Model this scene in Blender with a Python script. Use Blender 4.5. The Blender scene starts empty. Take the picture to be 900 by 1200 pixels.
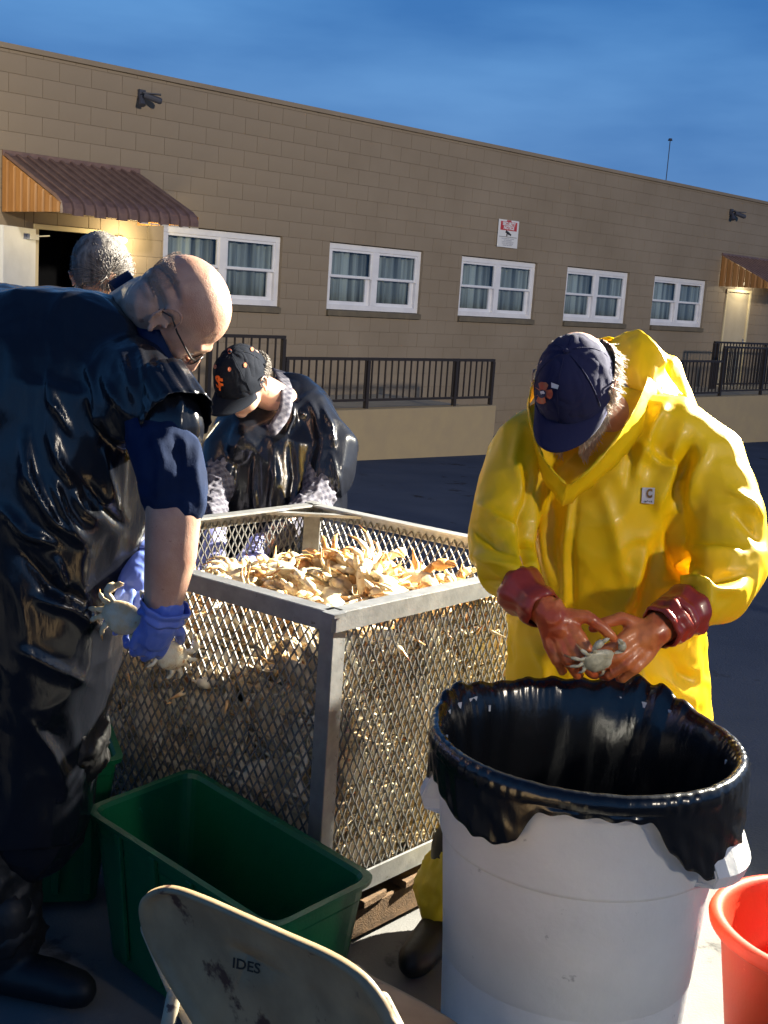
import bpy, bmesh, math, random
import numpy as np
from mathutils import Vector, Matrix
from mathutils.bvhtree import BVHTree

R = math.radians
SC = bpy.context.scene
COL = SC.collection
random.seed(7)
NP = np.random.RandomState(11)

# ------------------------------------------------------------------ camera
FPX = 1400.0                      # focal length in pixels of a 900 x 1200 picture
PITCH, ROLL, CAMH = R(10.44), R(3.82), 1.65
cf = np.array([0, math.cos(PITCH), -math.sin(PITCH)])
_r0 = np.array([1.0, 0, 0]); _u0 = np.cross(_r0, cf)
cr = math.cos(ROLL) * _r0 + math.sin(ROLL) * _u0
cu = -math.sin(ROLL) * _r0 + math.cos(ROLL) * _u0
CC = np.array([0, 0, CAMH])
cam = bpy.data.cameras.new('camera')
camo = bpy.data.objects.new('camera', cam); COL.objects.link(camo)
cam.sensor_fit = 'VERTICAL'; cam.sensor_height = 24.0
cam.lens = FPX / 1200.0 * 24.0
cam.clip_start = 0.05; cam.clip_end = 2000
camo.matrix_world = Matrix(((cr[0], cu[0], -cf[0], CC[0]), (cr[1], cu[1], -cf[1], CC[1]), (cr[2], cu[2], -cf[2], CC[2]), (0, 0, 0, 1)))
SC.camera = camo

# ------------------------------------------------------------------ dusk sky
w = bpy.data.worlds.new('World'); SC.world = w; w.use_nodes = True
nt = w.node_tree; nt.nodes.clear()
def N(t, x=0, y=0):
    n = nt.nodes.new(t); n.location = (x, y); return n
out = N('ShaderNodeOutputWorld'); bg = N('ShaderNodeBackground')
tc = N('ShaderNodeTexCoord'); sep = N('ShaderNodeSeparateXYZ')
nt.links.new(tc.outputs['Generated'], sep.inputs[0])
ramp = N('ShaderNodeValToRGB')
ramp.color_ramp.elements[0].position = 0.0; ramp.color_ramp.elements[0].color = (0.12, 0.27, 0.56, 1)
e = ramp.color_ramp.elements.new(0.25); e.color = (0.074, 0.262, 0.625, 1)
ramp.color_ramp.elements[-1].position = 0.8; ramp.color_ramp.elements[-1].color = (0.016, 0.060, 0.190, 1)
nt.links.new(sep.outputs['Z'], ramp.inputs[0])
mp = N('ShaderNodeMapping'); mp.inputs['Scale'].default_value = (1.6, 1.6, 6.5); mp.inputs['Rotation'].default_value = (0.15, -0.1, 0.5)
nt.links.new(tc.outputs['Generated'], mp.inputs[0])
no = N('ShaderNodeTexNoise'); no.inputs['Scale'].default_value = 1.9; no.inputs['Detail'].default_value = 5; no.inputs['Roughness'].default_value = 0.5
nt.links.new(mp.outputs[0], no.inputs[0])
cr_ = N('ShaderNodeValToRGB'); cr_.color_ramp.elements[0].position = 0.36; cr_.color_ramp.elements[1].position = 0.68
nt.links.new(no.outputs['Fac'], cr_.inputs[0])
mx = N('ShaderNodeMix'); mx.data_type = 'RGBA'; mx.blend_type = 'MULTIPLY'; mx.inputs['Factor'].default_value = 1.0
m2 = N('ShaderNodeMix'); m2.data_type = 'RGBA'
m2.inputs[6].default_value = (0.66, 0.71, 0.78, 1); m2.inputs[7].default_value = (1.35, 1.14, 1.04, 1)
nt.links.new(cr_.outputs[0], m2.inputs['Factor'])
nt.links.new(ramp.outputs[0], mx.inputs[6]); nt.links.new(m2.outputs[2], mx.inputs[7])
nt.links.new(mx.outputs[2], bg.inputs['Color']); bg.inputs['Strength'].default_value = 1.0
nt.links.new(bg.outputs[0], out.inputs[0])

SC.view_settings.view_transform = 'Standard'; SC.view_settings.look = 'None'
SC.view_settings.exposure = 0.0; SC.view_settings.gamma = 1.0
SC.cycles.max_bounces = 6; SC.cycles.transparent_max_bounces = 12

# ------------------------------------------------------------------ the lot's floodlights (the scene is lamp-lit at dusk)
def spot(name, loc, target, energy, color, size, radius, blend=0.5):
    l = bpy.data.lights.new(name, 'SPOT'); l.energy = energy; l.color = color
    l.spot_size = R(size); l.spot_blend = blend; l.shadow_soft_size = radius
    o = bpy.data.objects.new(name, l); COL.objects.link(o); o.location = loc
    o.rotation_euler = (Vector(target) - Vector(loc)).to_track_quat('-Z', 'Y').to_euler()
    return o
FLOOD = Vector((3.5, 5.2, 3.25)); FLOOD2 = Vector((16.0, -12.0, 9.5))
spot('flood_lamp', FLOOD, (-0.1, 3.0, 1.05), 10500, (1.0, 0.93, 0.76), 43, 0.07, .35)
spot('mast_lamp', FLOOD2, (9.25, 17.2, 1.0), 25500, (1.0, 0.87, 0.70), 72.5, 0.80, .5)

# ------------------------------------------------------------------ helpers
def S(x, y, d):                                   # the place seen at (x, y), d metres deep
    p = CC + d * (cf + (x - 450) / FPX * cr - (y - 600) / FPX * cu)
    return Vector(p)
def G(x, y, z):                                   # ... or at height z
    v = cf + (x - 450) / FPX * cr - (y - 600) / FPX * cu
    return Vector(CC + v * (z - CAMH) / v[2])
def project(co):
    q = co - CC; z = q @ cf
    return 450 + FPX * (q @ cr) / z, 600 - FPX * (q @ cu) / z, z
def cyl_hit(x, y, cx, cy, r):                     # first hit with an upright cylinder -> angle, z
    v = cf + (x - 450) / FPX * cr - (y - 600) / FPX * cu
    a = v[0]**2 + v[1]**2; b = -2 * (v[0]*cx + v[1]*cy); c = cx*cx + cy*cy - r*r
    D = b*b - 4*a*c
    t = (-b - math.sqrt(max(D, 0))) / (2*a)
    p = CC + v*t
    return math.atan2(p[1]-cy, p[0]-cx), p[2]

WM = {}
def root(name, label, cat, loc, rz=0, group=None):
    o = bpy.data.objects.new(name, None); COL.objects.link(o)
    o.location = loc; o.rotation_euler = (0, 0, rz); o.empty_display_size = 0.1
    WM[o.name] = Matrix.Translation(Vector(loc)) @ Matrix.Rotation(rz, 4, 'Z')
    tag(o, label, cat, group); return o
def tag(o, label=None, cat=None, group=None, kind=None):
    for k, v in (('label', label), ('category', cat), ('group', group), ('kind', kind)):
        if v: o[k] = v
    return o
class MB:
    def __init__(s): s.v = []; s.f = []; s.n = 0
    def add(s, V, F):
        n = len(s.v); s.v += [tuple(p) for p in V]; s.f += [tuple(i + n for i in q) for q in F]; return s
    def box(s, c, h, M=None):
        c = Vector(c); V = []
        for sx in (-1, 1):
            for sy in (-1, 1):
                for sz in (-1, 1):
                    p = Vector((sx*h[0], sy*h[1], sz*h[2]))
                    V.append(c + (M @ p if M else p))
        return s.add(V, [(0,1,3,2),(4,6,7,5),(0,4,5,1),(2,3,7,6),(0,2,6,4),(1,5,7,3)])
    def bar(s, a, b, hw, hh, up=(0,0,1)):          # box beam a->b
        a, b = Vector(a), Vector(b); d = (b-a); L = d.length; d.normalize()
        x = d.cross(Vector(up)); 
        if x.length < 1e-4: x = d.cross(Vector((1,0,0)))
        x.normalize(); z = x.cross(d)
        M = Matrix((x, d, z)).transposed()
        return s.box((a+b)/2, (hw, L/2, hh), M)
    def tube(s, pts, rad, n=10, cap=True, ref=None):
        # pts list of Vector, rad: list of r or (rx, ry); closed ends, smooth frames
        pts = [Vector(p) for p in pts]; m = len(pts); base = len(s.v)
        if not isinstance(rad, (list, tuple)): rad = [rad]*m
        T = []
        for i in range(m):
            t = pts[min(i+1, m-1)] - pts[max(i-1, 0)]
            T.append(t.normalized() if t.length > 1e-9 else Vector((0,0,1)))
        rf = Vector(ref) if ref is not None else (Vector((0,0,1)) if abs(T[0].z) < 0.9 else Vector((1,0,0)))
        x = (rf - rf.dot(T[0])*T[0]).normalized()
        for i in range(m):
            if ref is not None: x = (rf - rf.dot(T[i])*T[i]).normalized()
            else: x = (x - x.dot(T[i])*T[i]).normalized()
            y = T[i].cross(x)
            r = rad[i]; rx, ry = r if isinstance(r, (tuple, list)) else (r, r)
            for k in range(n):
                a = 2*math.pi*k/n
                s.v.append(tuple(pts[i] + x*(rx*math.cos(a)) + y*(ry*math.sin(a))))
        for i in range(m-1):
            for k in range(n):
                a = base+i*n+k; b = base+i*n+(k+1)%n
                s.f.append((a, b, b+n, a+n))
        if cap:
            s.f.append(tuple(base+k for k in range(n-1, -1, -1)))
            s.f.append(tuple(base+(m-1)*n+k for k in range(n)))
        return s
    def ell(s, c, ax, n=16, m=10):                 # ax: three half-axis vectors
        c = Vector(c); base = len(s.v); X, Y, Z = [Vector(a) for a in ax]
        s.v.append(tuple(c+Z))
        for i in range(1, m):
            t = math.pi*i/m
            for k in range(n):
                a = 2*math.pi*k/n
                s.v.append(tuple(c + Z*math.cos(t) + (X*math.cos(a)+Y*math.sin(a))*math.sin(t)))
        s.v.append(tuple(c-Z)); last = len(s.v)-1
        for k in range(n): s.f.append((base, base+1+k, base+1+(k+1)%n))
        for i in range(m-2):
            for k in range(n):
                a = base+1+i*n+k; b = base+1+i*n+(k+1)%n
                s.f.append((a, a+n, b+n, b))
        o = base+1+(m-2)*n
        for k in range(n): s.f.append((last, o+(k+1)%n, o+k))
        return s
    def caps(s, pts, rad, n=14, ref=None):          # tube with rounded ends
        pts = [Vector(p) for p in pts]
        if not isinstance(rad, (list, tuple)): rad = [rad]*len(pts)
        r0 = rad[0] if not isinstance(rad[0], (tuple, list)) else min(rad[0])
        r1 = rad[-1] if not isinstance(rad[-1], (tuple, list)) else min(rad[-1])
        s.tube(pts, rad, n, ref=ref)
        for p, r in ((pts[0], r0), (pts[-1], r1)):
            s.ell(p, ((r*.98,0,0),(0,r*.98,0),(0,0,r*.98)), 12, 8)
        return s
    def lathe(s, prof, c, n=64, wob=None):          # prof (r, z); open surface
        base = len(s.v)
        for i, (r, z) in enumerate(prof):
            for k in range(n):
                a = 2*math.pi*k/n
                rr, zz = (r, z) if wob is None else wob(a, r, z, i)
                s.v.append((c[0]+rr*math.cos(a), c[1]+rr*math.sin(a), c[2]+zz))
        for i in range(len(prof)-1):
            for k in range(n):
                a = base+i*n+k; b = base+i*n+(k+1)%n
                s.f.append((a, b, b+n, a+n))
        return s
    def sheet(s, rows, th=0.004, closed=False):     # rows of points -> thick sheet
        nr, nc = len(rows), len(rows[0]); P = np.array([[tuple(p) for p in r] for r in rows], float)
        du = np.gradient(P, axis=1) if not closed else (np.roll(P,-1,1)-np.roll(P,1,1))
        dv = np.gradient(P, axis=0); nn_ = np.cross(du, dv)
        L = np.linalg.norm(nn_, axis=2, keepdims=True); nn_ = nn_/np.maximum(L, 1e-9)
        A = P + nn_*th/2; B = P - nn_*th/2
        base = len(s.v)
        s.v += [tuple(p) for p in A.reshape(-1,3)]; s.v += [tuple(p) for p in B.reshape(-1,3)]
        o = nr*nc; cc = nc if closed else nc-1
        for i in range(nr-1):
            for j in range(cc):
                a = base+i*nc+j; b = base+i*nc+(j+1)%nc; c = b+nc; d = a+nc
                s.f.append((a,b,c,d)); s.f.append((d+o,c+o,b+o,a+o))
        for j in range(cc):
            a = base+j; b = base+(j+1)%nc; s.f.append((b,a,a+o,b+o))
            a = base+(nr-1)*nc+j; b = base+(nr-1)*nc+(j+1)%nc; s.f.append((a,b,b+o,a+o))
        if not closed:
            for i in range(nr-1):
                a = base+i*nc; d = a+nc; s.f.append((a,d,d+o,a+o))
                a = base+i*nc+nc-1; d = a+nc; s.f.append((d,a,a+o,d+o))
        return s
    def mesh(s, name='m', M=None):
        me = bpy.data.meshes.new(name)
        V = s.v
        if M is not None: V = [tuple(M @ Vector(p)) for p in V]
        me.from_pydata(V, [], s.f); me.update(); return me
def fixn(me):
    b = bmesh.new(); b.from_mesh(me); bmesh.ops.recalc_face_normals(b, faces=b.faces); b.to_mesh(me); b.free()
def smooth(me, on=True):
    me.polygons.foreach_set('use_smooth', [on]*len(me.polygons)); me.update()
def obj(name, me, m, parent=None, world=True, sm=False, loc=None, bevel=0):
    """link mesh data (in world coordinates when world=True) as one object"""
    if isinstance(me, MB):
        me = me.mesh(name)
    if bevel:
        b = bmesh.new(); b.from_mesh(me)
        bmesh.ops.bevel(b, geom=list(b.edges), offset=bevel, segments=1, affect='EDGES', clamp_overlap=True)
        b.to_mesh(me); b.free()
    o = bpy.data.objects.new(name, me); COL.objects.link(o)
    PM = Matrix.Identity(4)
    if parent is not None:
        o.parent = parent; PM = WM[parent.name]
    if world and parent is not None:
        me.transform(PM.inverted())
    WM[o.name] = PM.copy()
    if loc is not None:
        o.location = loc; WM[o.name] = PM @ Matrix.Translation(Vector(loc))
    if m is not None and len(me.materials) == 0: me.materials.append(m)
    if sm: smooth(me)
    return o
def top(name, mb, m, label, cat, group=None, kind=None, sm=False, origin=None, fix=False, bevel=0):
    """a thing that is one mesh, its origin at its base"""
    me = mb.mesh(name) if isinstance(mb, MB) else mb
    if fix: fixn(me)
    co = np.zeros(len(me.vertices)*3); me.vertices.foreach_get('co', co); co = co.reshape(-1,3)
    if origin is None: origin = ((co[:,0].min()+co[:,0].max())/2, (co[:,1].min()+co[:,1].max())/2, co[:,2].min())
    me.transform(Matrix.Translation(-Vector(origin)))
    o = obj(name, me, m, None, sm=sm, bevel=bevel); o.location = origin
    WM[o.name] = Matrix.Translation(Vector(origin))
    return tag(o, label, cat, group, kind)
def rep(o, name, loc, parent, rot=None, mesh=None):
    c = o.copy(); COL.objects.link(c); c.parent = parent; c.location = loc
    if rot is not None: c.rotation_euler = rot
    return c

def getco(me):
    co = np.zeros(len(me.vertices)*3); me.vertices.foreach_get('co', co); return co.reshape(-1,3)
def setco(me, co): me.vertices.foreach_set('co', co.reshape(-1)); me.update()
def getno(me):
    no = np.zeros(len(me.vertices)*3); me.vertices.foreach_get('normal', no); return no.reshape(-1,3)
def relax(me, it, lam=0.5):
    ne = len(me.edges); ed = np.zeros(ne*2, int); me.edges.foreach_get('vertices', ed); ed = ed.reshape(-1,2)
    co = getco(me); n = len(co); deg = np.bincount(ed.reshape(-1), minlength=n).astype(float)[:,None]; deg[deg==0] = 1
    for _ in range(it):
        s = np.zeros_like(co)
        for a in range(3):
            s[:,a] = np.bincount(ed[:,0], co[ed[:,1],a], n) + np.bincount(ed[:,1], co[ed[:,0],a], n)
        co = co + lam*(s/deg - co)
    setco(me, co)
def fuse(mb, voxel, it=4):
    me = mb.mesh('tmp'); fixn(me)
    o = bpy.data.objects.new('tmp', me); COL.objects.link(o)
    md = o.modifiers.new('r', 'REMESH'); md.mode = 'VOXEL'; md.voxel_size = voxel; md.adaptivity = 0
    dg = bpy.context.evaluated_depsgraph_get(); dg.update()
    r = bpy.data.meshes.new_from_object(o.evaluated_get(dg))
    bpy.data.objects.remove(o); bpy.data.meshes.remove(me)
    relax(r, it); smooth(r); return r
def fnoise(co, scale, seed, ridged=False, aniso=(1,1,1), octaves=3, K=14):
    rs = np.random.RandomState(seed); tot = np.zeros(len(co)); amp = 1.0; norm = 0
    for o in range(octaves):
        k = rs.normal(size=(K,3)); k /= np.linalg.norm(k, axis=1)[:,None]; k *= (2*math.pi/scale)*(2**o)*rs.uniform(.6,1.3,(K,1))
        k *= np.array(aniso)
        ph = rs.uniform(0, 6.28, K)
        v = np.sin(co @ k.T + ph).sum(1)/math.sqrt(K/2)
        if ridged: v = 1-2*np.minimum(np.abs(v), 1.2)
        tot += amp*v; norm += amp; amp *= .5
    return tot/norm
def displace(me, d):
    co = getco(me); no = getno(me); setco(me, co + no*np.asarray(d)[:,None])
def strokes(me, L, facing=0.1):
    """folds: L of (polyline in picture coords, width px, height m)"""
    co = getco(me); no = getno(me); x, y, z = project(co)
    view = CC - co; view /= np.linalg.norm(view, axis=1)[:,None]
    fac = (no*view).sum(1); mask = np.clip((fac-facing)/.25, 0, 1)
    d = np.zeros(len(co))
    for pts, wpx, h in L:
        best = np.full(len(co), 1e9); bt = np.zeros(len(co)); m = len(pts)-1
        for i in range(m):
            ax, ay = pts[i]; bx, by = pts[i+1]; vx, vy = bx-ax, by-ay; L2 = vx*vx+vy*vy+1e-9
            t = np.clip(((x-ax)*vx+(y-ay)*vy)/L2, 0, 1)
            dd_ = np.hypot(x-ax-t*vx, y-ay-t*vy); s = dd_ < best
            best[s] = dd_[s]; bt[s] = ((i+t)/m)[s]
        prof = np.exp(-(best/wpx)**1.6) * np.clip(np.sin(np.clip(bt, .02, .98)*math.pi), 0, 1)**.6
        d += h*prof
    displace(me, d*mask)
def bvh(me):
    v = [tuple(p) for p in getco(me)]; return BVHTree.FromPolygons(v, [tuple(p.vertices) for p in me.polygons])
def decal(B, V2, F, off=0.0012, maxd=20):
    """flat print or patch laid on a surface: 2-D shape given in picture coords"""
    V = []
    for x, y in V2:
        dr = Vector(cf + (x-450)/FPX*cr - (y-600)/FPX*cu).normalized()
        h = B.ray_cast(Vector(CC), dr, maxd)
        V.append(h[0] + h[1]*off*(1 if h[1].dot(dr) < 0 else -1) if h[0] else None)
    good = [p for p in V if p is not None]
    if not good: return MB()
    V = [p if p is not None else good[0] for p in V]
    return MB().add(V, F)
def text2d(txt, size=1.0, bold=0.0, sub=0):
    c = bpy.data.curves.new('t', 'FONT'); c.body = txt; c.size = size; c.align_x = 'CENTER'; c.align_y = 'CENTER'; c.offset = bold
    c.resolution_u = 3
    o = bpy.data.objects.new('t', c); COL.objects.link(o)
    dg = bpy.context.evaluated_depsgraph_get(); me = bpy.data.meshes.new_from_object(o.evaluated_get(dg))
    bpy.data.objects.remove(o)
    V = [(v.co.x, v.co.y) for v in me.vertices]; F = [tuple(p.vertices) for p in me.polygons]
    return V, F

# ------------------------------------------------------------------ materials
def mat(name, col, rough=0.6, spec=0.5, metal=0, coat=0, var=None, vscale=8, bump=0, bscale=60, bdet=4, vdet=4,
        stretch=(1,1,1), spots=None, sscale=20, sthr=0.6, crease=0, cscale=8, cstretch=(1,1,1), sheen=0, sss=0, bump2=0, b2scale=10, alpha=1, trans=0, coord='Object', vlo=0.35, vhi=0.65):
    m = bpy.data.materials.new(name); m.use_nodes = True; t = m.node_tree; P = t.nodes['Principled BSDF']
    P.inputs['Base Color'].default_value = (*col, 1); P.inputs['Roughness'].default_value = rough
    P.inputs['Specular IOR Level'].default_value = spec; P.inputs['Metallic'].default_value = metal
    P.inputs['Coat Weight'].default_value = coat; P.inputs['Coat Roughness'].default_value = 0.12
    if sss:
        P.inputs['Subsurface Weight'].default_value = sss; P.inputs['Subsurface Radius'].default_value = (.01,.004,.002); P.inputs['Subsurface Scale'].default_value = 1
    if sheen: P.inputs['Sheen Weight'].default_value = sheen
    P.inputs['Alpha'].default_value = alpha; P.inputs['Transmission Weight'].default_value = trans
    tc = t.nodes.new('ShaderNodeTexCoord'); mp = t.nodes.new('ShaderNodeMapping'); mp.inputs['Scale'].default_value = stretch
    t.links.new(tc.outputs[coord], mp.inputs[0])
    src = None
    def noise(sc, det, rough=.55):
        n = t.nodes.new('ShaderNodeTexNoise'); n.inputs['Scale'].default_value = sc; n.inputs['Detail'].default_value = det; n.inputs['Roughness'].default_value = rough
        t.links.new(mp.outputs[0], n.inputs[0]); return n.outputs['Fac']
    def rampf(s, a, b):
        r = t.nodes.new('ShaderNodeMapRange'); r.inputs[1].default_value = a; r.inputs[2].default_value = b; t.links.new(s, r.inputs[0]); return r.outputs[0]
    def mixc(f, a, b):
        x = t.nodes.new('ShaderNodeMix'); x.data_type = 'RGBA'; t.links.new(f, x.inputs[0])
        for i, c in ((6, a), (7, b)):
            if isinstance(c, tuple): x.inputs[i].default_value = (*c, 1)
            else: t.links.new(c, x.inputs[i])
        return x.outputs[2]
    c = col
    if var is not None: c = mixc(rampf(noise(vscale, vdet), vlo, vhi), col, var)
    if spots is not None: c = mixc(rampf(noise(sscale, 5, .65), sthr, sthr+.06), c, spots)
    if not isinstance(c, tuple): t.links.new(c, P.inputs['Base Color'])
    last = None
    for st, sc in ((bump, bscale), (bump2, b2scale)):
        if st:
            b = t.nodes.new('ShaderNodeBump'); b.inputs['Strength'].default_value = 1.0; b.inputs['Distance'].default_value = st
            t.links.new(noise(sc, bdet), b.inputs['Height'])
            if last: t.links.new(last, b.inputs['Normal'])
            last = b.outputs[0]
    if crease:
        mq = t.nodes.new('ShaderNodeMapping'); mq.inputs['Scale'].default_value = cstretch; mq.inputs['Rotation'].default_value = (.2,.35,.1); t.links.new(tc.outputs[coord], mq.inputs[0])
        n = t.nodes.new('ShaderNodeTexNoise'); n.noise_type = 'RIDGED_MULTIFRACTAL'; n.normalize = True; n.inputs['Scale'].default_value = cscale; n.inputs['Detail'].default_value = 2.5; n.inputs['Distortion'].default_value = .6
        t.links.new(mq.outputs[0], n.inputs[0])
        b = t.nodes.new('ShaderNodeBump'); b.inputs['Strength'].default_value = 1.0; b.inputs['Distance'].default_value = crease
        t.links.new(n.outputs['Fac'], b.inputs['Height'])
        if last: t.links.new(last, b.inputs['Normal'])
        last = b.outputs[0]
    if last: t.links.new(last, P.inputs['Normal'])
    return m
def emit(name, col, s):
    m = bpy.data.materials.new(name); m.use_nodes = True; P = m.node_tree.nodes['Principled BSDF']
    P.inputs['Base Color'].default_value = (*col, 1); P.inputs['Emission Color'].default_value = (*col, 1); P.inputs['Emission Strength'].default_value = s; return m
def plastic_bag(name, col=(.006,.007,.009)):
    m = mat(name, col, rough=.20, spec=.62, bump=.0006, bscale=60, bdet=2, bump2=.003, b2scale=7, stretch=(1.6,1.6,.5), crease=.006, cscale=4.5, cstretch=(1.6,1.6,.7))
    return m
M = {}
M['block'] = mat('painted_block', (.285,.232,.172), .8, .25, var=(.24,.192,.138), vscale=.8, vdet=7, bump=.0012, bscale=180)
M['wall'] = mat('painted_mortar', (.262,.213,.157), .9, .2, bump=.001, bscale=120)
M['base'] = mat('painted_render', (.33,.262,.165), .85, .25, var=(.36,.285,.17), vscale=5, spots=(.25,.2,.14), sscale=9, sthr=.7, bump=.0015, bscale=150)
M['sill'] = mat('sill_paint', (.17,.14,.095), .75, .3, var=(.13,.11,.08), vscale=7)
M['coping'] = mat('coping_metal', (.17,.13,.10), .6, .4, var=(.13,.10,.08), vscale=5)
M['vinyl'] = mat('white_vinyl', (.80,.80,.82), .38, .45, var=(.72,.72,.75), vscale=6)
M['curtain'] = mat('sheer_curtain', (.46,.48,.46), .9, .1, var=(.07,.08,.09), vscale=2.2, stretch=(5,5,.12))
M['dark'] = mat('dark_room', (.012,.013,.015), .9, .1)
M['roofm'] = mat('awning_brown', (.195,.120,.098), .42, .5, var=(.135,.082,.070), vscale=9, bump=.0006, bscale=60)
M['awnside'] = mat('awning_orange', (.42,.205,.065), .5, .4, var=(.34,.155,.045), vscale=7, stretch=(1,1,.3))
M['awnedge'] = mat('awning_edge', (.62,.58,.50), .5, .4)
M['doorw'] = mat('white_door', (.70,.72,.72), .45, .4, var=(.62,.64,.64), vscale=4)
M['doort'] = mat('tan_door', (.50,.43,.30), .5, .4, var=(.45,.38,.26), vscale=3)
M['jamb'] = mat('jamb_cream', (.62,.53,.33), .55, .4)
M['steel'] = mat('steel', (.5,.5,.5), .35, .5, metal=1)
M['rail'] = mat('rail_paint', (.028,.022,.020), .5, .4)
M['asphalt'] = mat('asphalt', (.046,.062,.100), .95, .08, var=(.062,.080,.122), vscale=1.3, bump=.004, bscale=90, bdet=8, spots=(.025,.028,.038), sscale=2.2, sthr=.62)
M['concrete'] = mat('concrete', (.17,.17,.168), .9, .15, var=(.115,.115,.115), vscale=2.5, spots=(.06,.06,.06), sscale=5, sthr=.60, bump=.0015, bscale=140)
M['deck'] = mat('deck_concrete', (.34,.31,.25), .85, .3, var=(.28,.26,.21), vscale=3)
def galv():
    m = mat('galvanised', (.36,.365,.37), .5, .5, metal=.75, var=(.27,.275,.28), vscale=22, vdet=6, spots=(.13,.10,.08), sscale=30, sthr=.66, bump=.0006, bscale=120)
    return m
M['galv'] = galv()
M['mesh'] = mat('mesh_steel', (.20,.20,.195), .55, .45, metal=.4, var=(.14,.135,.125), vscale=30, spots=(.16,.11,.07), sscale=40, sthr=.64)
M['pallet'] = mat('pallet_wood', (.15,.095,.055), .9, .2, var=(.09,.06,.038), vscale=9, stretch=(1,6,6), bump=.002, bscale=40)
M['crab_cream'] = mat('crab_cream', (.80,.71,.50), .42, .5, var=(.68,.49,.25), vscale=22, spots=(.40,.14,.035), sscale=34, sthr=.60, bump=.0012, bscale=160, vlo=.42, vhi=.68)
M['crab_white'] = mat('crab_white', (.76,.66,.47), .4, .5, var=(.68,.48,.24), vscale=26, spots=(.55,.24,.07), sscale=30, sthr=.66, bump=.001, bscale=160)
M['crab_red'] = mat('crab_orange', (.60,.33,.13), .36, .5, var=(.56,.30,.09), vscale=18, spots=(.24,.05,.015), sscale=30, sthr=.60, bump=.0012, bscale=200)
M['crab_brown'] = mat('crab_brown', (.46,.31,.16), .5, .45, var=(.66,.54,.34), vscale=20, bump=.0012, bscale=160)
M['skin'] = mat('skin', (.54,.30,.21), .45, .45, var=(.60,.36,.26), vscale=14, sss=.12, bump=.0005, bscale=260, spots=(.44,.19,.13), sscale=18, sthr=.64)
M['skin_bald'] = mat('skin_bald', (.56,.34,.25), .40, .45, var=(.45,.235,.165), vscale=16, vdet=6, sss=.08, bump=.0007, bscale=380, spots=(.36,.17,.12), sscale=55, sthr=.64, bump2=.0012, b2scale=45)
M['hair_grey'] = mat('hair_grey', (.085,.075,.070), .7, .35, var=(.25,.23,.215), vscale=60, stretch=(1,1,.25), bump=.003, bscale=150)
M['hair_white'] = mat('hair_white', (.66,.60,.52), .6, .4, var=(.42,.34,.27), vscale=60, stretch=(1,1,.3), bump=.003, bscale=150)
M['stubble'] = mat('hair_stubble', (.33,.25,.21), .7, .3, var=(.45,.32,.25), vscale=120, bump=.0015, bscale=300)
M['bag'] = plastic_bag('black_plastic')
M['bag2'] = plastic_bag('black_plastic_worn', (.008,.009,.013))
M['navy'] = mat('navy_cotton', (.007,.014,.040), .9, .12, crease=.006, cscale=6, bump=.0006, bscale=300, var=(.010,.024,.075), vscale=6)
M['yellow'] = mat('yellow_rainwear', (.85,.565,.002), .46, .36, var=(.82,.52,.002), vscale=3, bump2=.0002, b2scale=420, coat=.04, crease=.006, cscale=4.5, cstretch=(1.3,1.3,.8), spots=(.62,.43,.02), sscale=26, sthr=.70)
M['yellow_dark'] = mat('yellow_trousers', (.55,.42,.02), .5, .4, bump=.002, bscale=20)
M['capnavy'] = mat('cap_navy', (.020,.022,.062), .9, .15, sheen=.04, bump=.0004, bscale=500, var=(.018,.02,.06), vscale=9)
M['capblack'] = mat('cap_black', (.005,.007,.013), .9, .15, bump=.0004, bscale=500)
M['thread_orange'] = mat('thread_orange', (.72,.13,.015), .7, .3)
M['thread_red'] = mat('thread_red', (.48,.10,.05), .8, .3, var=(.40,.16,.08), vscale=60)
M['thread_white'] = mat('thread_white', (.62,.66,.68), .8, .3)
M['thread_dark'] = mat('thread_dark', (.03,.04,.09), .8, .3)
M['rubber'] = mat('orange_rubber', (.90,.27,.07), .38, .5, var=(.50,.075,.022), vscale=14, bump=.0008, bscale=90, coat=.15)
M['rubber_cuff'] = mat('red_rubber_cuff', (.42,.055,.022), .34, .5, var=(.27,.026,.02), vscale=12, coat=.2)
M['nitrile'] = mat('blue_nitrile', (.15,.23,.66), .4, .45, var=(.11,.17,.56), vscale=14, bump=.0012, bscale=60)
M['lavender'] = mat('lavender_nitrile', (.36,.38,.72), .45, .4, var=(.30,.31,.62), vscale=14, bump=.001, bscale=60)
M['boot'] = mat('black_rubber', (.010,.010,.011), .5, .4, bump=.001, bscale=60)
M['frame_black'] = mat('spectacle_frame', (.012,.010,.010), .3, .5)
M['lens'] = mat('lens', (.9,.9,.9), .03, .5, trans=1.0)
M['barrel'] = mat('white_hdpe', (.69,.69,.69), .45, .40, var=(.58,.585,.59), vscale=4, vdet=8, spots=(.36,.37,.385), sscale=22, sthr=.67, bump=.0008, bscale=60, sss=.05)
M['scuff'] = mat('scuff_grey', (.22,.23,.24), .7, .3)
M['green'] = mat('green_plastic', (.003,.11,.040), .38, .45, var=(.002,.085,.032), vscale=6, spots=(.02,.19,.10), sscale=16, sthr=.70, bump=.0005, bscale=90)
M['red'] = mat('red_plastic', (.46,.042,.012), .6, .3, var=(.50,.030,.010), vscale=8, spots=(.62,.09,.04), sscale=40, sthr=.66, bump=.0006, bscale=120)
M['chair'] = mat('chair_beige', (.42,.30,.17), .5, .4, var=(.28,.195,.11), vscale=9, spots=(.085,.042,.030), sscale=10, sthr=.585, bump=.0006, bscale=80)
M['chair_tube'] = mat('chair_tube', (.40,.35,.25), .42, .5, spots=(.09,.05,.04), sscale=22, sthr=.60, bump=.0005, bscale=80)
M['stencil'] = mat('stencil_black', (.035,.03,.026), .7, .3)
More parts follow.
